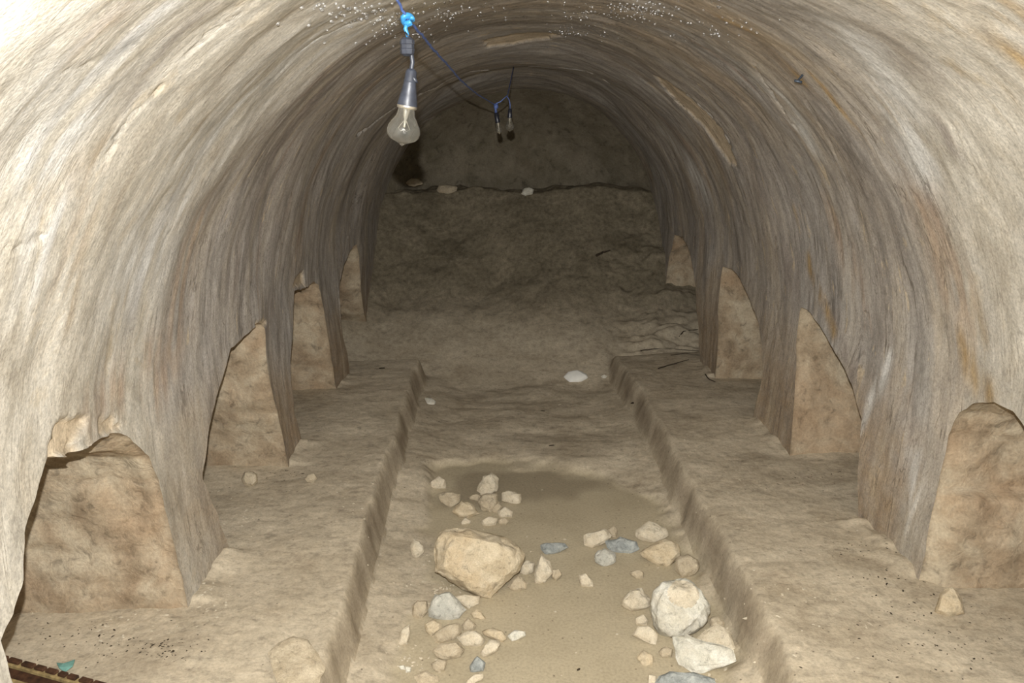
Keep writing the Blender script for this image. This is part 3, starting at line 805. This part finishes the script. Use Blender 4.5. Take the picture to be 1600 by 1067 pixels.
def c1(pts): return [(590 + 0.375 * a, 707 + 0.375 * b) for a, b in pts]
G1 = 'loose stones lying in the channel'
STONES = [
 ('boulder', 'largest tan angular boulder with a pointed lower end in the channel', 'tan', [(285,308),(365,318),(520,352),(600,385),(610,430),(585,500),(520,560),(470,610),(400,575),(300,540),(230,500),(222,450),(235,355)]),
 ('boulder', 'white round boulder with a scooped brown hollow in its top', 'white', [(1180,545),(1230,532),(1280,528),(1350,580),(1385,640),(1375,700),(1320,755),(1250,770),(1180,755),(1145,700),(1138,630)]),
 ('stone_slab', 'pale smooth slab tucked behind the knobbly rock, right of the white boulder', 'buff', [(1325,780),(1410,705),(1475,755),(1490,815),(1440,835),(1390,830)]),
 ('stone', 'broad knobbly whitish rock in front of the white round boulder', 'white', [(1225,765),(1290,765),(1400,800),(1490,820),(1495,870),(1375,905),(1310,922),(1255,885)]),
 ('stone', 'small rounded stone peeping out behind the white boulder on its right', 'mud', [(1380,690),(1420,680),(1448,710),(1440,740),(1390,735)]),
 ('stone', 'domed buff stone, farthest back of the right-hand group', 'buff', [(1075,325),(1130,285),(1200,315),(1212,345),(1140,375),(1080,355)]),
 ('stone', 'lumpy brown stone with a pointed left end in the right-hand group', 'tan', [(1090,420),(1140,385),(1200,360),(1255,380),(1262,430),(1220,470),(1160,465)]),
 ('stone', 'rounded knobbly stone at the right end of the right-hand group', 'mud', [(1240,445),(1290,422),(1335,445),(1345,480),(1325,508),(1270,520),(1240,490)]),
 ('stone', 'pale block touching the left end of the darker blue-grey stone', 'buff', [(860,345),(900,330),(950,318),(975,345),(950,375),(900,398),(862,385)]),
 ('stone', 'small upright stone behind the pale block and the blue-grey stone', 'mud', [(955,320),(985,303),(1000,320),(995,355),(975,350)]),
 ('stone', 'larger blue-grey oval stone between two pale stones', 'grey', [(950,370),(1010,355),(1080,370),(1092,400),(1060,418),(1000,418),(960,400)]),
 ('stone', 'grey and buff stone just in front of the blue-grey oval stone', 'pgrey', [(905,425),(945,395),(990,415),(992,455),(940,475),(905,455)]),
 ('stone', 'slim blue-grey stone lying alone right of the big boulder', 'grey', [(680,385),(700,375),(780,378),(795,395),(760,412),(705,425),(680,405)]),
 ('stone', 'tall pointed stone standing right of the big boulder', 'buff', [(650,510),(680,420),(715,455),(732,500),(700,540),(660,545)]),
 ('stone', 'small pale round stone between the big boulder and the pointed stone', 'buff', [(592,470),(620,450),(655,458),(650,495),(620,512),(595,500)]),
 ('stone', 'muddy low stone at the right foot of the tall pointed stone', 'mud', [(725,490),(755,485),(770,510),(745,535),(725,520)]),
 ('stone', 'small pale block standing alone on the mud at mid channel', 'buff', [(838,510),(865,503),(895,530),(898,558),(848,558)]),
 ('stone', 'small pale stone alone on the mud behind the white boulder', 'mud', [(1050,500),(1085,487),(1110,500),(1105,525),(1075,525)]),
 ('stone', 'angular pale stone just left of the white round boulder', 'buff', [(1012,620),(1050,570),(1100,565),(1135,610),(1135,640),(1055,662),(1015,635)]),
 ('stone', 'small stone wedged against the left side of the white boulder', 'buff', [(1070,690),(1110,675),(1128,700),(1120,718),(1080,715)]),
 ('stone', 'pale wedge-shaped stone at the lower left of the white boulder', 'buff', [(1062,760),(1085,725),(1130,722),(1165,760),(1160,800),(1110,785)]),
 ('stone', 'five-sided flat stone alone on the mud left of the knobbly rock', 'tan', [(1078,855),(1105,822),(1150,850),(1145,882),(1110,888)]),
 ('stone', 'muddy half-buried stone at the left foot of the knobbly rock', 'mud', [(1170,830),(1200,805),(1230,820),(1225,850),(1185,855)]),
 ('stone', 'flat blue-grey stone cut by the bottom edge of the picture', 'grey', [(1155,965),(1170,930),(1230,912),(1290,930),(1400,945),(1415,985),(1150,1000)]),
 ('stone', 'small pale stone left of the blue-grey stone at the bottom edge', 'buff', [(1128,925),(1160,930),(1160,975),(1128,970)]),
 ('stone', 'squarish stone at the far left of the pile behind the big boulder', 'buff', [(220,125),(255,100),(285,115),(282,148),(222,152)]),
 ('stone', 'dark flat muddy stone below the squarish stone behind the boulder', 'mud', [(255,175),(300,165),(345,175),(340,205),(300,228),(265,205)]),
 ('stone', 'tallest oval stone at the back of the pile behind the boulder', 'buff', [(412,160),(440,100),(475,85),(502,110),(498,160),(450,175)]),
 ('stone', 'brown stone in the middle of the pile behind the boulder', 'mud', [(415,205),(440,175),(495,172),(505,205),(470,250),(430,235)]),
 ('stone', 'brick-shaped pale stone at the right of the pile behind the boulder', 'buff', [(515,170),(545,160),(600,172),(598,208),(550,212),(518,200)]),
 ('stone', 'triangular brown stone at the left front of the pile behind the boulder', 'tan', [(312,245),(350,203),(395,215),(425,255),(390,268),(340,270)]),
 ('stone', 'knobby shiny stone below the brick-shaped stone in the pile', 'buff', [(500,245),(530,225),(565,245),(560,270),(510,270)]),
 ('stone', 'slim muddy stone left of the middle stone in the pile', 'mud', [(378,185),(410,172),(430,180),(420,200),(385,195)]),
 ('stone', 'tiny pale stone in front of the triangular stone of the pile', 'buff', [(345,290),(365,270),(390,285),(385,298),(350,302)]),
 ('stone', 'pale flat stone closest behind the big boulder', 'buff', [(430,285),(465,265),(498,275),(492,302),(440,305)]),
 ('stone', 'small round stone at the front right of the pile behind the boulder', 'mud', [(500,280),(530,270),(550,285),(535,300),(505,298)]),
 ('stone', 'small dark stone between the middle and knobby stones of the pile', 'mud', [(475,235),(505,205),(520,225),(500,250),(480,250)]),
 ('stone', 'pale pointed teardrop stone alone left of the big boulder', 'buff', [(135,405),(150,358),(175,370),(197,410),(155,440)]),
 ('stone', 'smooth muddy stone under the right lower side of the big boulder', 'mud', [(540,560),(585,505),(625,545),(620,570),(570,575)]),
 ('stone', 'largest grey triangular stone below the big boulder', 'pgrey', [(210,655),(240,590),(300,580),(330,625),(375,655),(340,690),(280,698),(215,680)]),
 ('stone', 'flat pale slab tucked under the tip of the big boulder', 'buff', [(315,600),(360,588),(425,600),(420,630),(380,650),(340,625)]),
 ('stone', 'small tan triangular stone right of the grey triangular stone', 'tan', [(385,672),(415,650),(452,692),(400,692)]),
 ('stone', 'muddy square stone left of the grey triangular stone', 'mud', [(142,640),(165,615),(205,620),(210,660),(180,690),(145,685)]),
 ('stone', 'orange-brown stone below the grey triangular stone, left side', 'tan', [(195,715),(230,695),(265,710),(270,745),(230,765),(200,745)]),
 ('stone', 'rough broad stone in the middle of the lower left cluster', 'mud', [(225,765),(290,715),(345,710),(350,750),(320,785),(245,790)]),
 ('stone', 'small peaked brown stone behind the bright stone of the lower left cluster', 'mud', [(350,720),(375,685),(412,720),(400,745),(355,745)]),
 ('stone', 'brightest pale faceted stone of the lower left cluster', 'buff', [(330,770),(380,740),(410,740),(452,780),(430,808),(360,808)]),
 ('stone', 'brown layered stone right of the bright faceted stone', 'tan', [(435,745),(480,728),(525,745),(540,780),(510,790),(460,770)]),
 ('stone', 'small whitish stone at the right end of the lower left cluster', 'white', [(540,765),(570,738),(615,745),(618,765),(560,787)]),
 ('stone', 'smooth loaf-shaped stone at the front of the lower left cluster', 'mud', [(232,825),(255,795),(330,788),(362,820),(345,850),(290,868),(240,850)]),
 ('stone', 'leaning oblong stone below the brown layered stone', 'buff', [(428,830),(465,780),(515,790),(495,830),(440,855)]),
 ('stone', 'small dark blue-grey stone below the lower left cluster', 'grey', [(380,890),(415,848),(450,875),(440,910),(385,915)]),
 ('stone', 'pale oblong stone in front of the small dark blue-grey stone', 'buff', [(370,950),(400,925),(440,918),(440,940),(400,965),(370,962)]),
 ('stone', 'narrow upright pale stone by the left bench, left of the cluster', 'buff', [(85,805),(100,735),(135,715),(138,740),(125,800)]),
 ('stone', 'muddy stone in front of the loaf-shaped stone', 'mud', [(220,880),(255,860),(290,870),(280,910),(240,915)]),
 ('stone', 'tiny white pebble below the narrow upright stone, right one of two', 'white', [(115,890),(140,895),(138,915),(118,918)]),
 ('stone', 'tiny white pebble below the narrow upright stone, left one of two', 'white', [(90,890),(110,885),(118,905),(95,905)]),
 ('stone', 'low muddy stone near the bottom edge, left of the dark blue-grey stone', 'mud', [(150,930),(200,910),(250,930),(260,955),(170,965)]),
]
for q, (nm, lab, mk, pl) in enumerate(STONES):
    flat = lab.startswith(('flat', 'five', 'broad', 'low', 'dark flat', 'pale smooth'))
    big = q < 2
    stone(nm, lab, c1(pl), ST[mk], thick=0.55 if big else (0.3 if flat else 0.42), tilt=58 if big else (36 if flat else 46), group=None if big else G1,
          seed=q + 1, cuts=8 if big else 3, rough=0.06 if q == 1 else 0.075, sharp=60 if q == 1 else 34, hollow=(1072, 934, 0.78) if q == 1 else None, sm=0.5 if q == 1 else 0.12)

stone('stone_slab', 'flat pale slab set in the near edge of the left bench', [(418,1020),(458,994),(480,1000),(508,1045),(500,1075),(440,1080)], ST['mud'], 0.06, 14, seed=79, sink=0.8)
stone('stone', 'smooth white oval stone lying flat far down the channel', [(880,589),(886,583),(902,580),(916,584),(919,590),(908,597),(890,598)], ST['chalk'], 0.35, 30, seed=80, rough=0.02, sharp=60)
stone('stone', 'pale chip by the far end of the left bench', [(664,622),(675,622),(681,627),(679,632),(668,632)], ST['white'], 0.3, 30, seed=81)
stone('stone', 'round stone on the left bench inside the second niche', [(377,749),(382,738),(392,735),(401,741),(403,752),(396,760),(383,759)], ST['mud'], 0.5, 60, seed=82)
stone('stone', 'small pale lump on the left bench between second niche and channel', [(476,748),(481,741),(491,740),(496,747),(490,754),(480,753)], ST['mud'], 0.4, 45, seed=83)
stone('stone', 'rough wedge of rock on the right bench by the foot of the near niche', [(1460,957),(1469,926),(1488,917),(1503,934),(1506,958),(1482,963)], ST['tan'], 0.5, 60, seed=84)
stone('stone', 'small pebble on the channel floor right of the white oval stone', [(939,588),(944,585),(949,588),(946,591),(941,591)], ST['white'], 0.4, 40, seed=87)
for k, (lab, pl, mk) in enumerate([
    ('whitish stone on the ledge of the end wall, brightest there', [(814,303),(818,295),(827,293),(834,296),(832,303),(821,306)], 'white'),
    ('dim rounded stone on the ledge left of the whitish stone', [(682,297),(686,290),(702,289),(714,292),(714,299),(700,303),(686,302)], 'mud'),
    ('dim flat stone at the far left end of the ledge', [(634,285),(642,279),(655,280),(661,287),(650,291),(638,290)], 'mud')]):
    px = np.mean([p[0] for p in pl]); py = max(p[1] for p in pl)
    b = None
    for Yt in np.arange(5.6, 6.3, 0.005):          # first ground point met along the sight line
        p = at_y(px, py, Yt)
        if p[2] <= gz(p[0], p[1]): b = p; break
    if b is None: b = at_y(px, py, 6.05)
    stone('stone', lab, pl, ST[mk], 0.4, 55, base=b, seed=90 + k, group='stones on the end ledge')

# ------------------------------------------------------------------ hanging lamps and cord
def P3(x, y, Y): return Vector(at_y(x, y, Y))

def bulb_prof(L, R, neck, tip=True):
    """outer profile from neck (0) to the tip (L)"""
    pts = [(0, neck), (0.10 * L, neck * 1.02), (0.22 * L, neck * 1.12), (0.36 * L, neck + (R - neck) * 0.50), (0.50 * L, neck + (R - neck) * 0.88),
           (0.62 * L, R), (0.74 * L, R * 0.95), (0.84 * L, R * 0.76), (0.89 * L, R * 0.52), (0.925 * L, R * 0.30)]
    pts += [(0.95 * L, R * 0.17), (0.972 * L, R * 0.11), (1.0 * L, R * 0.02)] if tip else [(0.955 * L, R * 0.05)]
    return pts

def lamp(label, top, sock_bot, bulb_tip, rs0, rs1, RB, mat_s, detail):
    """socket from top to sock_bot, bulb on to bulb_tip"""
    top, sb, bt = Vector(top), Vector(sock_bot), Vector(bulb_tip)
    t = empty('hanging_lamp', (0, 0, 0)); t.location = top
    off = -top
    bm = bmesh.new(); L = (sb - top).length
    lathe(bm, top + off, sb - top, [(-0.002, 0.0), (0, rs0 * 0.7), (L * 0.06, rs0), (L * 0.30, rs0 * 1.12), (L * 0.33, rs0 * 1.20), (L * 0.36, rs0 * 1.12), (L * 0.7, (rs0 + rs1) / 2 * 1.08), (L * 0.96, rs1), (L, rs1 * 0.96), (L * 1.0, 0)], 24)
    sk = bm_obj('socket', bm, mat_s, t, True, 40)
    Lb = (bt - sb).length
    bm = bmesh.new(); pr = bulb_prof(Lb, RB, rs1 * 0.82)
    th = 0.03 * RB
    inner = [(s * 0.985 + 0.001, max(r - th, 0.0001)) for s, r in pr[:-2]] + [(0.93 * Lb, 0.0001)]
    lathe(bm, sb + off, bt - sb, pr, 32); lathe(bm, sb + off, bt - sb, inner[::-1], 32)
    gb = bm_obj('glass_bulb', bm, M_GLASS, t)
    ax = (bt - sb).normalized()
    bm = bmesh.new()
    lathe(bm, sb + off, ax, [(0, rs1 * 0.45), (Lb * 0.18, rs1 * 0.30), (Lb * 0.34, rs1 * 0.14), (Lb * 0.48, rs1 * 0.10), (Lb * 0.50, rs1 * 0.16), (Lb * 0.53, rs1 * 0.02)], 12)
    bm_obj('glass_stem', bm, M_METAL, gb)
    bm = bmesh.new(); sd_ = ax.cross(Vector((0, 1, 0))).normalized()
    c0 = sb + off + ax * Lb * 0.56
    tube(bm, [sb + off + ax * Lb * 0.3, c0 - sd_ * RB * 0.35, c0 - sd_ * RB * 0.15 + ax * Lb * 0.06, c0, c0 + sd_ * RB * 0.15 + ax * Lb * 0.06, c0 + sd_ * RB * 0.35, sb + off + ax * Lb * 0.3], RB * 0.022, 5)
    bm_obj('filament', bm, M_METAL, gb)
    if detail:
        bm = bmesh.new()
        lathe(bm, sb + off - ax * 0.004, ax, [(0, rs1 * 0.9), (0.002, rs1 * 1.0), (0.007, rs1 * 0.97), (0.008, rs1 * 0.80)], 24)
        bm_obj('metal_collar', bm, M_METAL, t)
    tag(t, label, 'lamp', 'bulbs hanging from the vault')
    return t, off

YL = 1.66
l1, off = lamp('large clear pointed light bulb in a grey taped socket, nearest hanging lamp', P3(643, 108, YL), P3(636, 167, YL), P3(627.5, 228, YL), 0.0105, 0.0195, 0.0325, M_SOCKET, True)
# terminal block, twisted leads and tape of the near lamp
tb_t, tb_b = P3(636, 58, YL), P3(636.5, 84, YL)
bm = bmesh.new()
axv = (tb_b - tb_t).normalized()
lathe(bm, tb_t + off, axv, [(0, 0.0), (0.0005, 0.009), (0.005, 0.0135), (0.012, 0.0142), (0.013, 0.0130), (0.020, 0.0130), (0.021, 0.0142), (0.030, 0.0125), (0.034, 0.006), (0.0345, 0)], 8)
bm_obj('terminal_block', bm, M_SOCKET, l1, True, 35)
bm = bmesh.new()
lathe(bm, tb_t + off + axv * 0.0162 - Vector((0, 0.0128, 0)), Vector((0, -1, 0)), [(0, 0.0035), (0.0016, 0.0035), (0.0017, 0.0001)], 12)
bm_obj('terminal_screw', bm, M_METAL, l1, True, 40)
bm = bmesh.new()
tube(bm, [P3(641, 80, YL) + off, P3(643.5, 88, YL) + off, P3(644.5, 97, YL) + off, P3(643, 106, YL) + off, P3(642, 113, YL) + off], 0.0042, 8)
bm_obj('lead_wire', bm, M_SOCKET, l1)
bm = bmesh.new()
tube(bm, [P3(640, 112, YL) + off, P3(649, 126, YL - 0.008) + off, P3(652, 129, YL - 0.004) + off], [0.003, 0.004, 0.002], 6)
bm_obj('loose_tape_end', bm, M_SOCKET, l1)
bm = bmesh.new()
tube(bm, [P3(635, 37, YL) + off, P3(633.5, 45, YL) + off, P3(636, 52, YL) + off, P3(638, 60, YL) + off], [0.0045, 0.0042, 0.0036, 0.003], 8)
bm_obj('blue_lead', bm, M_CYAN, l1)
bm = bmesh.new()
tube(bm, [P3(633, 50, YL - 0.004) + off, P3(637, 55, YL - 0.006) + off, P3(642, 60, YL - 0.004) + off], 0.0018, 6)
bm_obj('black_tie', bm, M_BLACK, l1)

YF = 3.95
l3, off3 = lamp('small clear light bulb in a black socket, rightmost of the far pair', P3(797, 170, YF), P3(796.5, 184.5, YF), P3(796.5, 206, YF), 0.0085, 0.0118, 0.0195, M_BLACK, False)
bm = bmesh.new()
tube(bm, [P3(792.5, 151, YF) + off3, P3(795.5, 156, YF) + off3, P3(797, 163, YF) + off3, P3(797, 171, YF) + off3], 0.0026, 6)
bm_obj('lead_wire', bm, M_BLUE, l3)
l2, off2 = lamp('slim dark light bulb in a long black socket, left one of the far pair', P3(775, 176, YF), P3(778, 192, YF), P3(781, 210, YF), 0.0095, 0.011, 0.0125, M_BLACK, False)
bm = bmesh.new()
tube(bm, [P3(774, 163, YF) + off2, P3(774.5, 170, YF) + off2, P3(775, 178, YF) + off2], [0.005, 0.0055, 0.006], 8)
bm_obj('lead_wire', bm, M_BLUE, l2)

# the blue twine the lamps hang from
anchor_Y = 1.52
ax_, az_, _, _ = vault_pt(np.array([anchor_Y]), np.array([U1 + ARC * 0.57]))
knot = P3(637, 30, YL)
ctl = [Vector((ax_[0] - 0.02, anchor_Y, az_[0] + 0.01)), P3(616, -12, 1.60), P3(625, 8, 1.63), P3(632, 20, 1.65), knot,
       P3(655, 50, 1.78), P3(676, 76, 2.05), P3(700, 102, 2.45), P3(720, 126, 2.85), P3(745, 147, 3.4), P3(772, 163, YF), P3(782, 159, YF), P3(792.5, 150, YF), P3(797, 132, 4.35), ]
# far end: nail hole in the vault
hy, hu = hit_vault(803.5, 108)
ep = vault_xyz(np.array([hy]), np.array([hu]))[0]
ctl.append(Vector(ep))
fine = []
rr_ = random.Random(4)
for a in range(len(ctl) - 1):
    k = max(2, int((ctl[a + 1] - ctl[a]).length / 0.02))
    for j in range(k):
        p = ctl[a].lerp(ctl[a + 1], j / k)
        fine.append(p + Vector((rr_.uniform(-1, 1), rr_.uniform(-1, 1), rr_.uniform(-1, 1))) * 0.0013)
fine.append(ctl[-1])
cord = empty('blue_cord', ctl[0])
bm = bmesh.new()
tube(bm, [p - ctl[0] for p in fine], 0.0027, 6)
bm_obj('twine', bm, M_BLUE, cord)
bm = bmesh.new()
kn = knot - ctl[0]
for a in range(2):
    tube(bm, [kn + Vector((0.0085 * math.cos(t_), -0.003 + 0.003 * a + 0.004 * math.sin(2 * t_), 0.007 * math.sin(t_) - 0.002 * a)) for t_ in np.linspace(0, 5.6, 18)], 0.0050, 8)
bm_obj('tape_knot', bm, M_CYAN, cord)
bm = bmesh.new()
kk = P3(775, 166, YF) - ctl[0]
tube(bm, [kk + Vector((0, 0, 0.012)), kk, kk - Vector((0, 0, 0.010))], [0.009, 0.011, 0.010], 8)
bm_obj('tape_knot', bm, M_BLUE, cord)
tag(cord, 'thin blue twine strung along the vault carrying the bulbs', 'cord')

# ------------------------------------------------------------------ nail in the right side of the vault
hy, hu = hit_vault(1255, 116)
X, Z, nx, nz = vault_pt(np.array([hy]), np.array([hu]))
p0 = Vector(vault_xyz(np.array([hy]), np.array([hu]))[0])
inn = Vector((-nx[0], 0, -nz[0]))
nail = empty('iron_nail', p0)
bm = bmesh.new()
tube(bm, [-inn * 0.01, inn * 0.018, inn * 0.024 + Vector((-0.004, -0.01, 0.0))], [0.0035, 0.003, 0.003], 8)
bm_obj('shank', bm, M_NAIL, nail)
bm = bmesh.new()
tube(bm, [inn * 0.022 + Vector((-0.012, -0.008, 0.001)), inn * 0.024 + Vector((0.010, -0.012, -0.002))], 0.004, 8)
bm_obj('head', bm, M_NAIL, nail)
tag(nail, 'dark bent nail in the vault below an ochre streak', 'nail')

# ------------------------------------------------------------------ water drops on the crown of the vault
bm = bmesh.new()
r = random.Random(21)
drops = []
for cxp, cyp, sx, sy, n_ in [(1000, 18, 60, 12, 40), (860, 25, 130, 18, 34), (640, 40, 60, 26, 50), (560, 30, 60, 20, 40), (900, 52, 40, 6, 20), (1110, 45, 50, 20, 26), (740, 16, 50, 14, 40), (985, 14, 22, 5, 50), (1010, 22, 18, 5, 40), (910, 24, 12, 4, 25), (895, 52, 22, 2, 22), (605, 28, 22, 8, 50), (650, 62, 12, 4, 20), (530, 18, 25, 7, 30), (1115, 58, 10, 5, 14), (700, 24, 12, 4, 20)]:
    for _ in range(n_):
        drops.append((r.gauss(cxp, sx), r.gauss(cyp, sy)))
hits = np.array([hit_vault(x, y) for x, y in drops if y < 95])
hits = hits[hits[:, 0] < 4.5]
DP = vault_xyz(hits[:, 0], hits[:, 1]); _, _, DNX, DNZ = vault_pt(hits[:, 0], hits[:, 1])
for p, nx, nz in zip(DP, DNX, DNZ):
    s_ = r.uniform(0.0016, 0.0048)
    m = Matrix.Translation(Vector(p) - Vector((nx, 0, nz)) * s_ * 0.2)
    bmesh.ops.create_icosphere(bm, subdivisions=2, radius=s_, matrix=m @ Matrix.Diagonal((1, 1, 1.15, 1)))
drops_o = bm_obj('water_drops', bm, M_WATER)
tag(drops_o, 'glinting water drops clinging to the crown of the vault', 'water', kind='stuff')

# ------------------------------------------------------------------ rusty bar at the lower left, scrap, twigs, litter
A = np.array(at_z(-60, 1012, 0.225)); Bp = np.array(at_z(230, 1092, 0.225))
dirb = Vector(Bp - A); LB = dirb.length; dirb.normalize(); sideb = Vector((0, 0, 1)).cross(dirb).normalized()
bar = empty('rusty_bar', Vector(A) - Vector((0, 0, 0.02)))
def bar_box(name, s0, s1, w0, w1, z0, z1, mat):
    bm = bmesh.new()
    vs = [bm.verts.new(dirb * s + sideb * w_ + Vector((0, 0, z))) for s in (s0, s1) for w_ in (w0, w1) for z in (z0, z1)]
    for f in ((0, 1, 3, 2), (4, 6, 7, 5), (0, 4, 5, 1), (2, 3, 7, 6), (0, 2, 6, 4), (1, 5, 7, 3)): bm.faces.new([vs[k] for k in f])
    bmesh.ops.recalc_face_normals(bm, faces=bm.faces)
    bmesh.ops.bevel(bm, geom=list(bm.edges), offset=0.0012, segments=1, affect='EDGES')
    return bm_obj(name, bm, mat, bar, True, 30)
bar_box('beam', 0, LB, -0.075, 0.0, -0.03, 0.010, M_RUST)
bar_box('flange', 0, LB, -0.012, 0.006, 0.010, 0.020, M_RUSTL)
bar_box('lower_flange', 0, LB, -0.075, -0.045, 0.010, 0.016, M_RUSTL)
r = random.Random(5); s_ = 0.0
while s_ < LB - 0.05:
    L_ = r.uniform(0.022, 0.038)
    bar_box('tooth', s_, s_ + L_, -0.006, 0.009, 0.019, 0.027, M_RUST); s_ += L_ + r.uniform(0.006, 0.012)
tag(bar, 'rusty notched metal bar in the bottom left corner', 'metal bar')

g = on_ground(102, 1038, 0.18)
bm = bmesh.new()
sc = [at_z(x, y, g[2] + 0.012) - g for x, y in [(88, 1034), (100, 1037), (117, 1029), (114, 1041), (101, 1049), (92, 1044)]]
top_ = [bm.verts.new(Vector(p) + Vector((0, 0, 0.004 * (k % 2)))) for k, p in enumerate(sc)]
bot_ = [bm.verts.new(Vector(p) + Vector((0, 0, 0.004 * (k % 2) - 0.0015))) for k, p in enumerate(sc)]
bm.faces.new(top_); bm.faces.new(bot_[::-1])
for k in range(6): bm.faces.new((top_[k], bot_[k], bot_[(k + 1) % 6], top_[(k + 1) % 6]))
o = bm_obj('paper_scrap', bm, M_TEAL, None, False); o.location = g + np.array([0, 0, -0.002])
tag(o, 'torn teal scrap on the bench above the rusty bar', 'scrap')

def ground_hit(px, py):
    """first ground point along the sight line"""
    d = ray(px, py); prev = None
    ss = np.arange(1.4, 7.0, 0.01)
    pts = CAM + d[None, :] * ss[:, None]
    z = ground_z(pts[:, 0], pts[:, 1])[0]
    k = np.argmax(pts[:, 2] <= z)
    return pts[k]

def twig(label, pxs, rad, group='twigs and roots in the far right corner'):
    rad = rad * 0.65
    pts = [Vector(ground_hit(*p)) + Vector((0, 0, rad * 1.2)) for p in pxs]
    fine = []
    for a in range(len(pts) - 1):
        for j in range(4): fine.append(pts[a].lerp(pts[a + 1], j / 4))
    fine.append(pts[-1])
    bm = bmesh.new()
    o0 = fine[0].copy()
    rr = random.Random(len(label))
    tube(bm, [p - o0 + Vector((rr.uniform(-1, 1), rr.uniform(-1, 1), rr.uniform(0, 1))) * rad * 0.6 for p in fine], [rad * (1.1 - 0.6 * k / len(fine)) for k in range(len(fine))], 6)
    o = bm_obj('twig', bm, M_DARK); o.location = o0
    tag(o, label, 'twig', group)
twig('lowest dark twig lying on the far end of the right bench', [(1028, 577), (1048, 571), (1076, 563)], 0.005)
twig('upper of the two long dark twigs at the far right corner', [(1000, 549), (1025, 546), (1060, 547), (1092, 549)], 0.005)
twig('middle dark twig, just under the long one at the far right corner', [(1048, 556), (1070, 553), (1092, 556)], 0.004)
twig('dark root along the crack at the top of the far right corner', [(1058, 530), (1068, 519), (1082, 517), (1094, 516)], 0.007)
twig('curled dark twig at the foot of the far right pier', [(1102, 586), (1108, 594), (1117, 598)], 0.005)
twig('black charred stick on the slope right of centre', [(932, 402), (942, 397), (954, 394)], 0.013, None)

def flake(label, px, py, L, ang, group='dark scraps on the channel floor and bench'):
    p = Vector(ground_hit(px, py)); bm = bmesh.new()
    d = Vector((math.cos(ang), math.sin(ang), 0)); s2 = Vector((-d.y, d.x, 0))
    prof = [(-1, 0), (-0.4, 0.3), (0.5, 0.34), (1, 0.05), (0.4, -0.28), (-0.5, -0.3)]
    t_ = [bm.verts.new(d * a * L / 2 + s2 * b * L / 2 + Vector((0, 0, 0.005))) for a, b in prof]
    b_ = [bm.verts.new(d * a * L / 2 + s2 * b * L / 2 + Vector((0, 0, 0.0))) for a, b in prof]
    bm.faces.new(t_); bm.faces.new(b_[::-1])
    for k in range(6): bm.faces.new((t_[k], b_[k], b_[(k + 1) % 6], t_[(k + 1) % 6]))
    o = bm_obj('dark_scrap', bm, M_DARK, None, False); o.location = p
    tag(o, label, 'scrap', group)
flake('black scrap on the far end of the left bench', 597, 576, 0.035, 0.1)
flake('black scrap in mid channel below the white oval stone', 848, 643, 0.028, -0.2)
flake('dark scrap in the channel behind the mud flat', 862, 697, 0.030, 0.3)
flake('dark crumb at the foot of the right bench', 990, 630, 0.040, 0.5)
flake('dark leaf scrap at the bottom of mid channel', 904, 1047, 0.012, 0.5)

# crumbs and dark litter: uncountable
def litter(name, label, areas, mat, smin, smax, flat, seed):
    r = random.Random(seed); V = []; Fs = []
    pts = []
    for cxp, cyp, sx, sy, n_ in areas:
        for _ in range(n_): pts.append((r.gauss(cxp, sx), r.gauss(cyp, sy)))
    pts = [(x, y) for x, y in pts if 560 < y < 1066]
    W_ = np.array([at_z(x, y, 0.18 if (x < 500 or x > 1180) else 0.0) for x, y in pts])
    W_[:, 2] = ground_z(W_[:, 0], W_[:, 1])[0]
    for p in W_:
        s = r.uniform(smin, smax); a = r.uniform(0, 6.3); e = r.uniform(1.0, 2.4)
        b = len(V)
        for q in range(6):
            t_ = a + q * math.pi / 3; k = s * r.uniform(0.7, 1.2)
            lx, ly = math.cos(q * math.pi / 3) * k * e, math.sin(q * math.pi / 3) * k
            V.append((p[0] + lx * math.cos(a) - ly * math.sin(a), p[1] + lx * math.sin(a) + ly * math.cos(a), p[2] - s * 0.15))
        V.append((p[0] + s * r.uniform(-.3, .3), p[1] + s * r.uniform(-.3, .3), p[2] + s * flat))
        for q in range(6): Fs.append((b + q, b + (q + 1) % 6, b + 6))
    o = mesh_np(name, np.array(V), np.array(Fs), mat, None, None, None, False)
    tag(o, label, 'litter', kind='stuff')
litter('dark_litter', 'dark plant litter and droppings strewn on the benches', [(1450, 980, 70, 35, 90), (1340, 860, 25, 10, 25), (1280, 740, 22, 5, 22), (1400, 910, 40, 15, 25), (100, 990, 60, 10, 26), (200, 1015, 50, 14, 60), (270, 1020, 25, 8, 30), (440, 700, 14, 25, 40), (445, 738, 16, 5, 25), (1240, 745, 30, 8, 14), (1150, 600, 25, 15, 16)], M_DARK, 0.0014, 0.0042, 0.35, 31)
litter('stone_crumbs', 'pale stone crumbs scattered on channel floor and benches', [(690, 915, 30, 14, 60), (640, 1030, 22, 16, 40), (560, 870, 25, 40, 26), (360, 800, 40, 40, 40), (330, 930, 20, 25, 40), (1120, 1020, 40, 30, 40), (850, 900, 140, 90, 40), (1010, 820, 60, 40, 20), (1250, 950, 80, 60, 40), (230, 980, 70, 30, 40)], ST['buff'], 0.0018, 0.006, 0.7, 32)
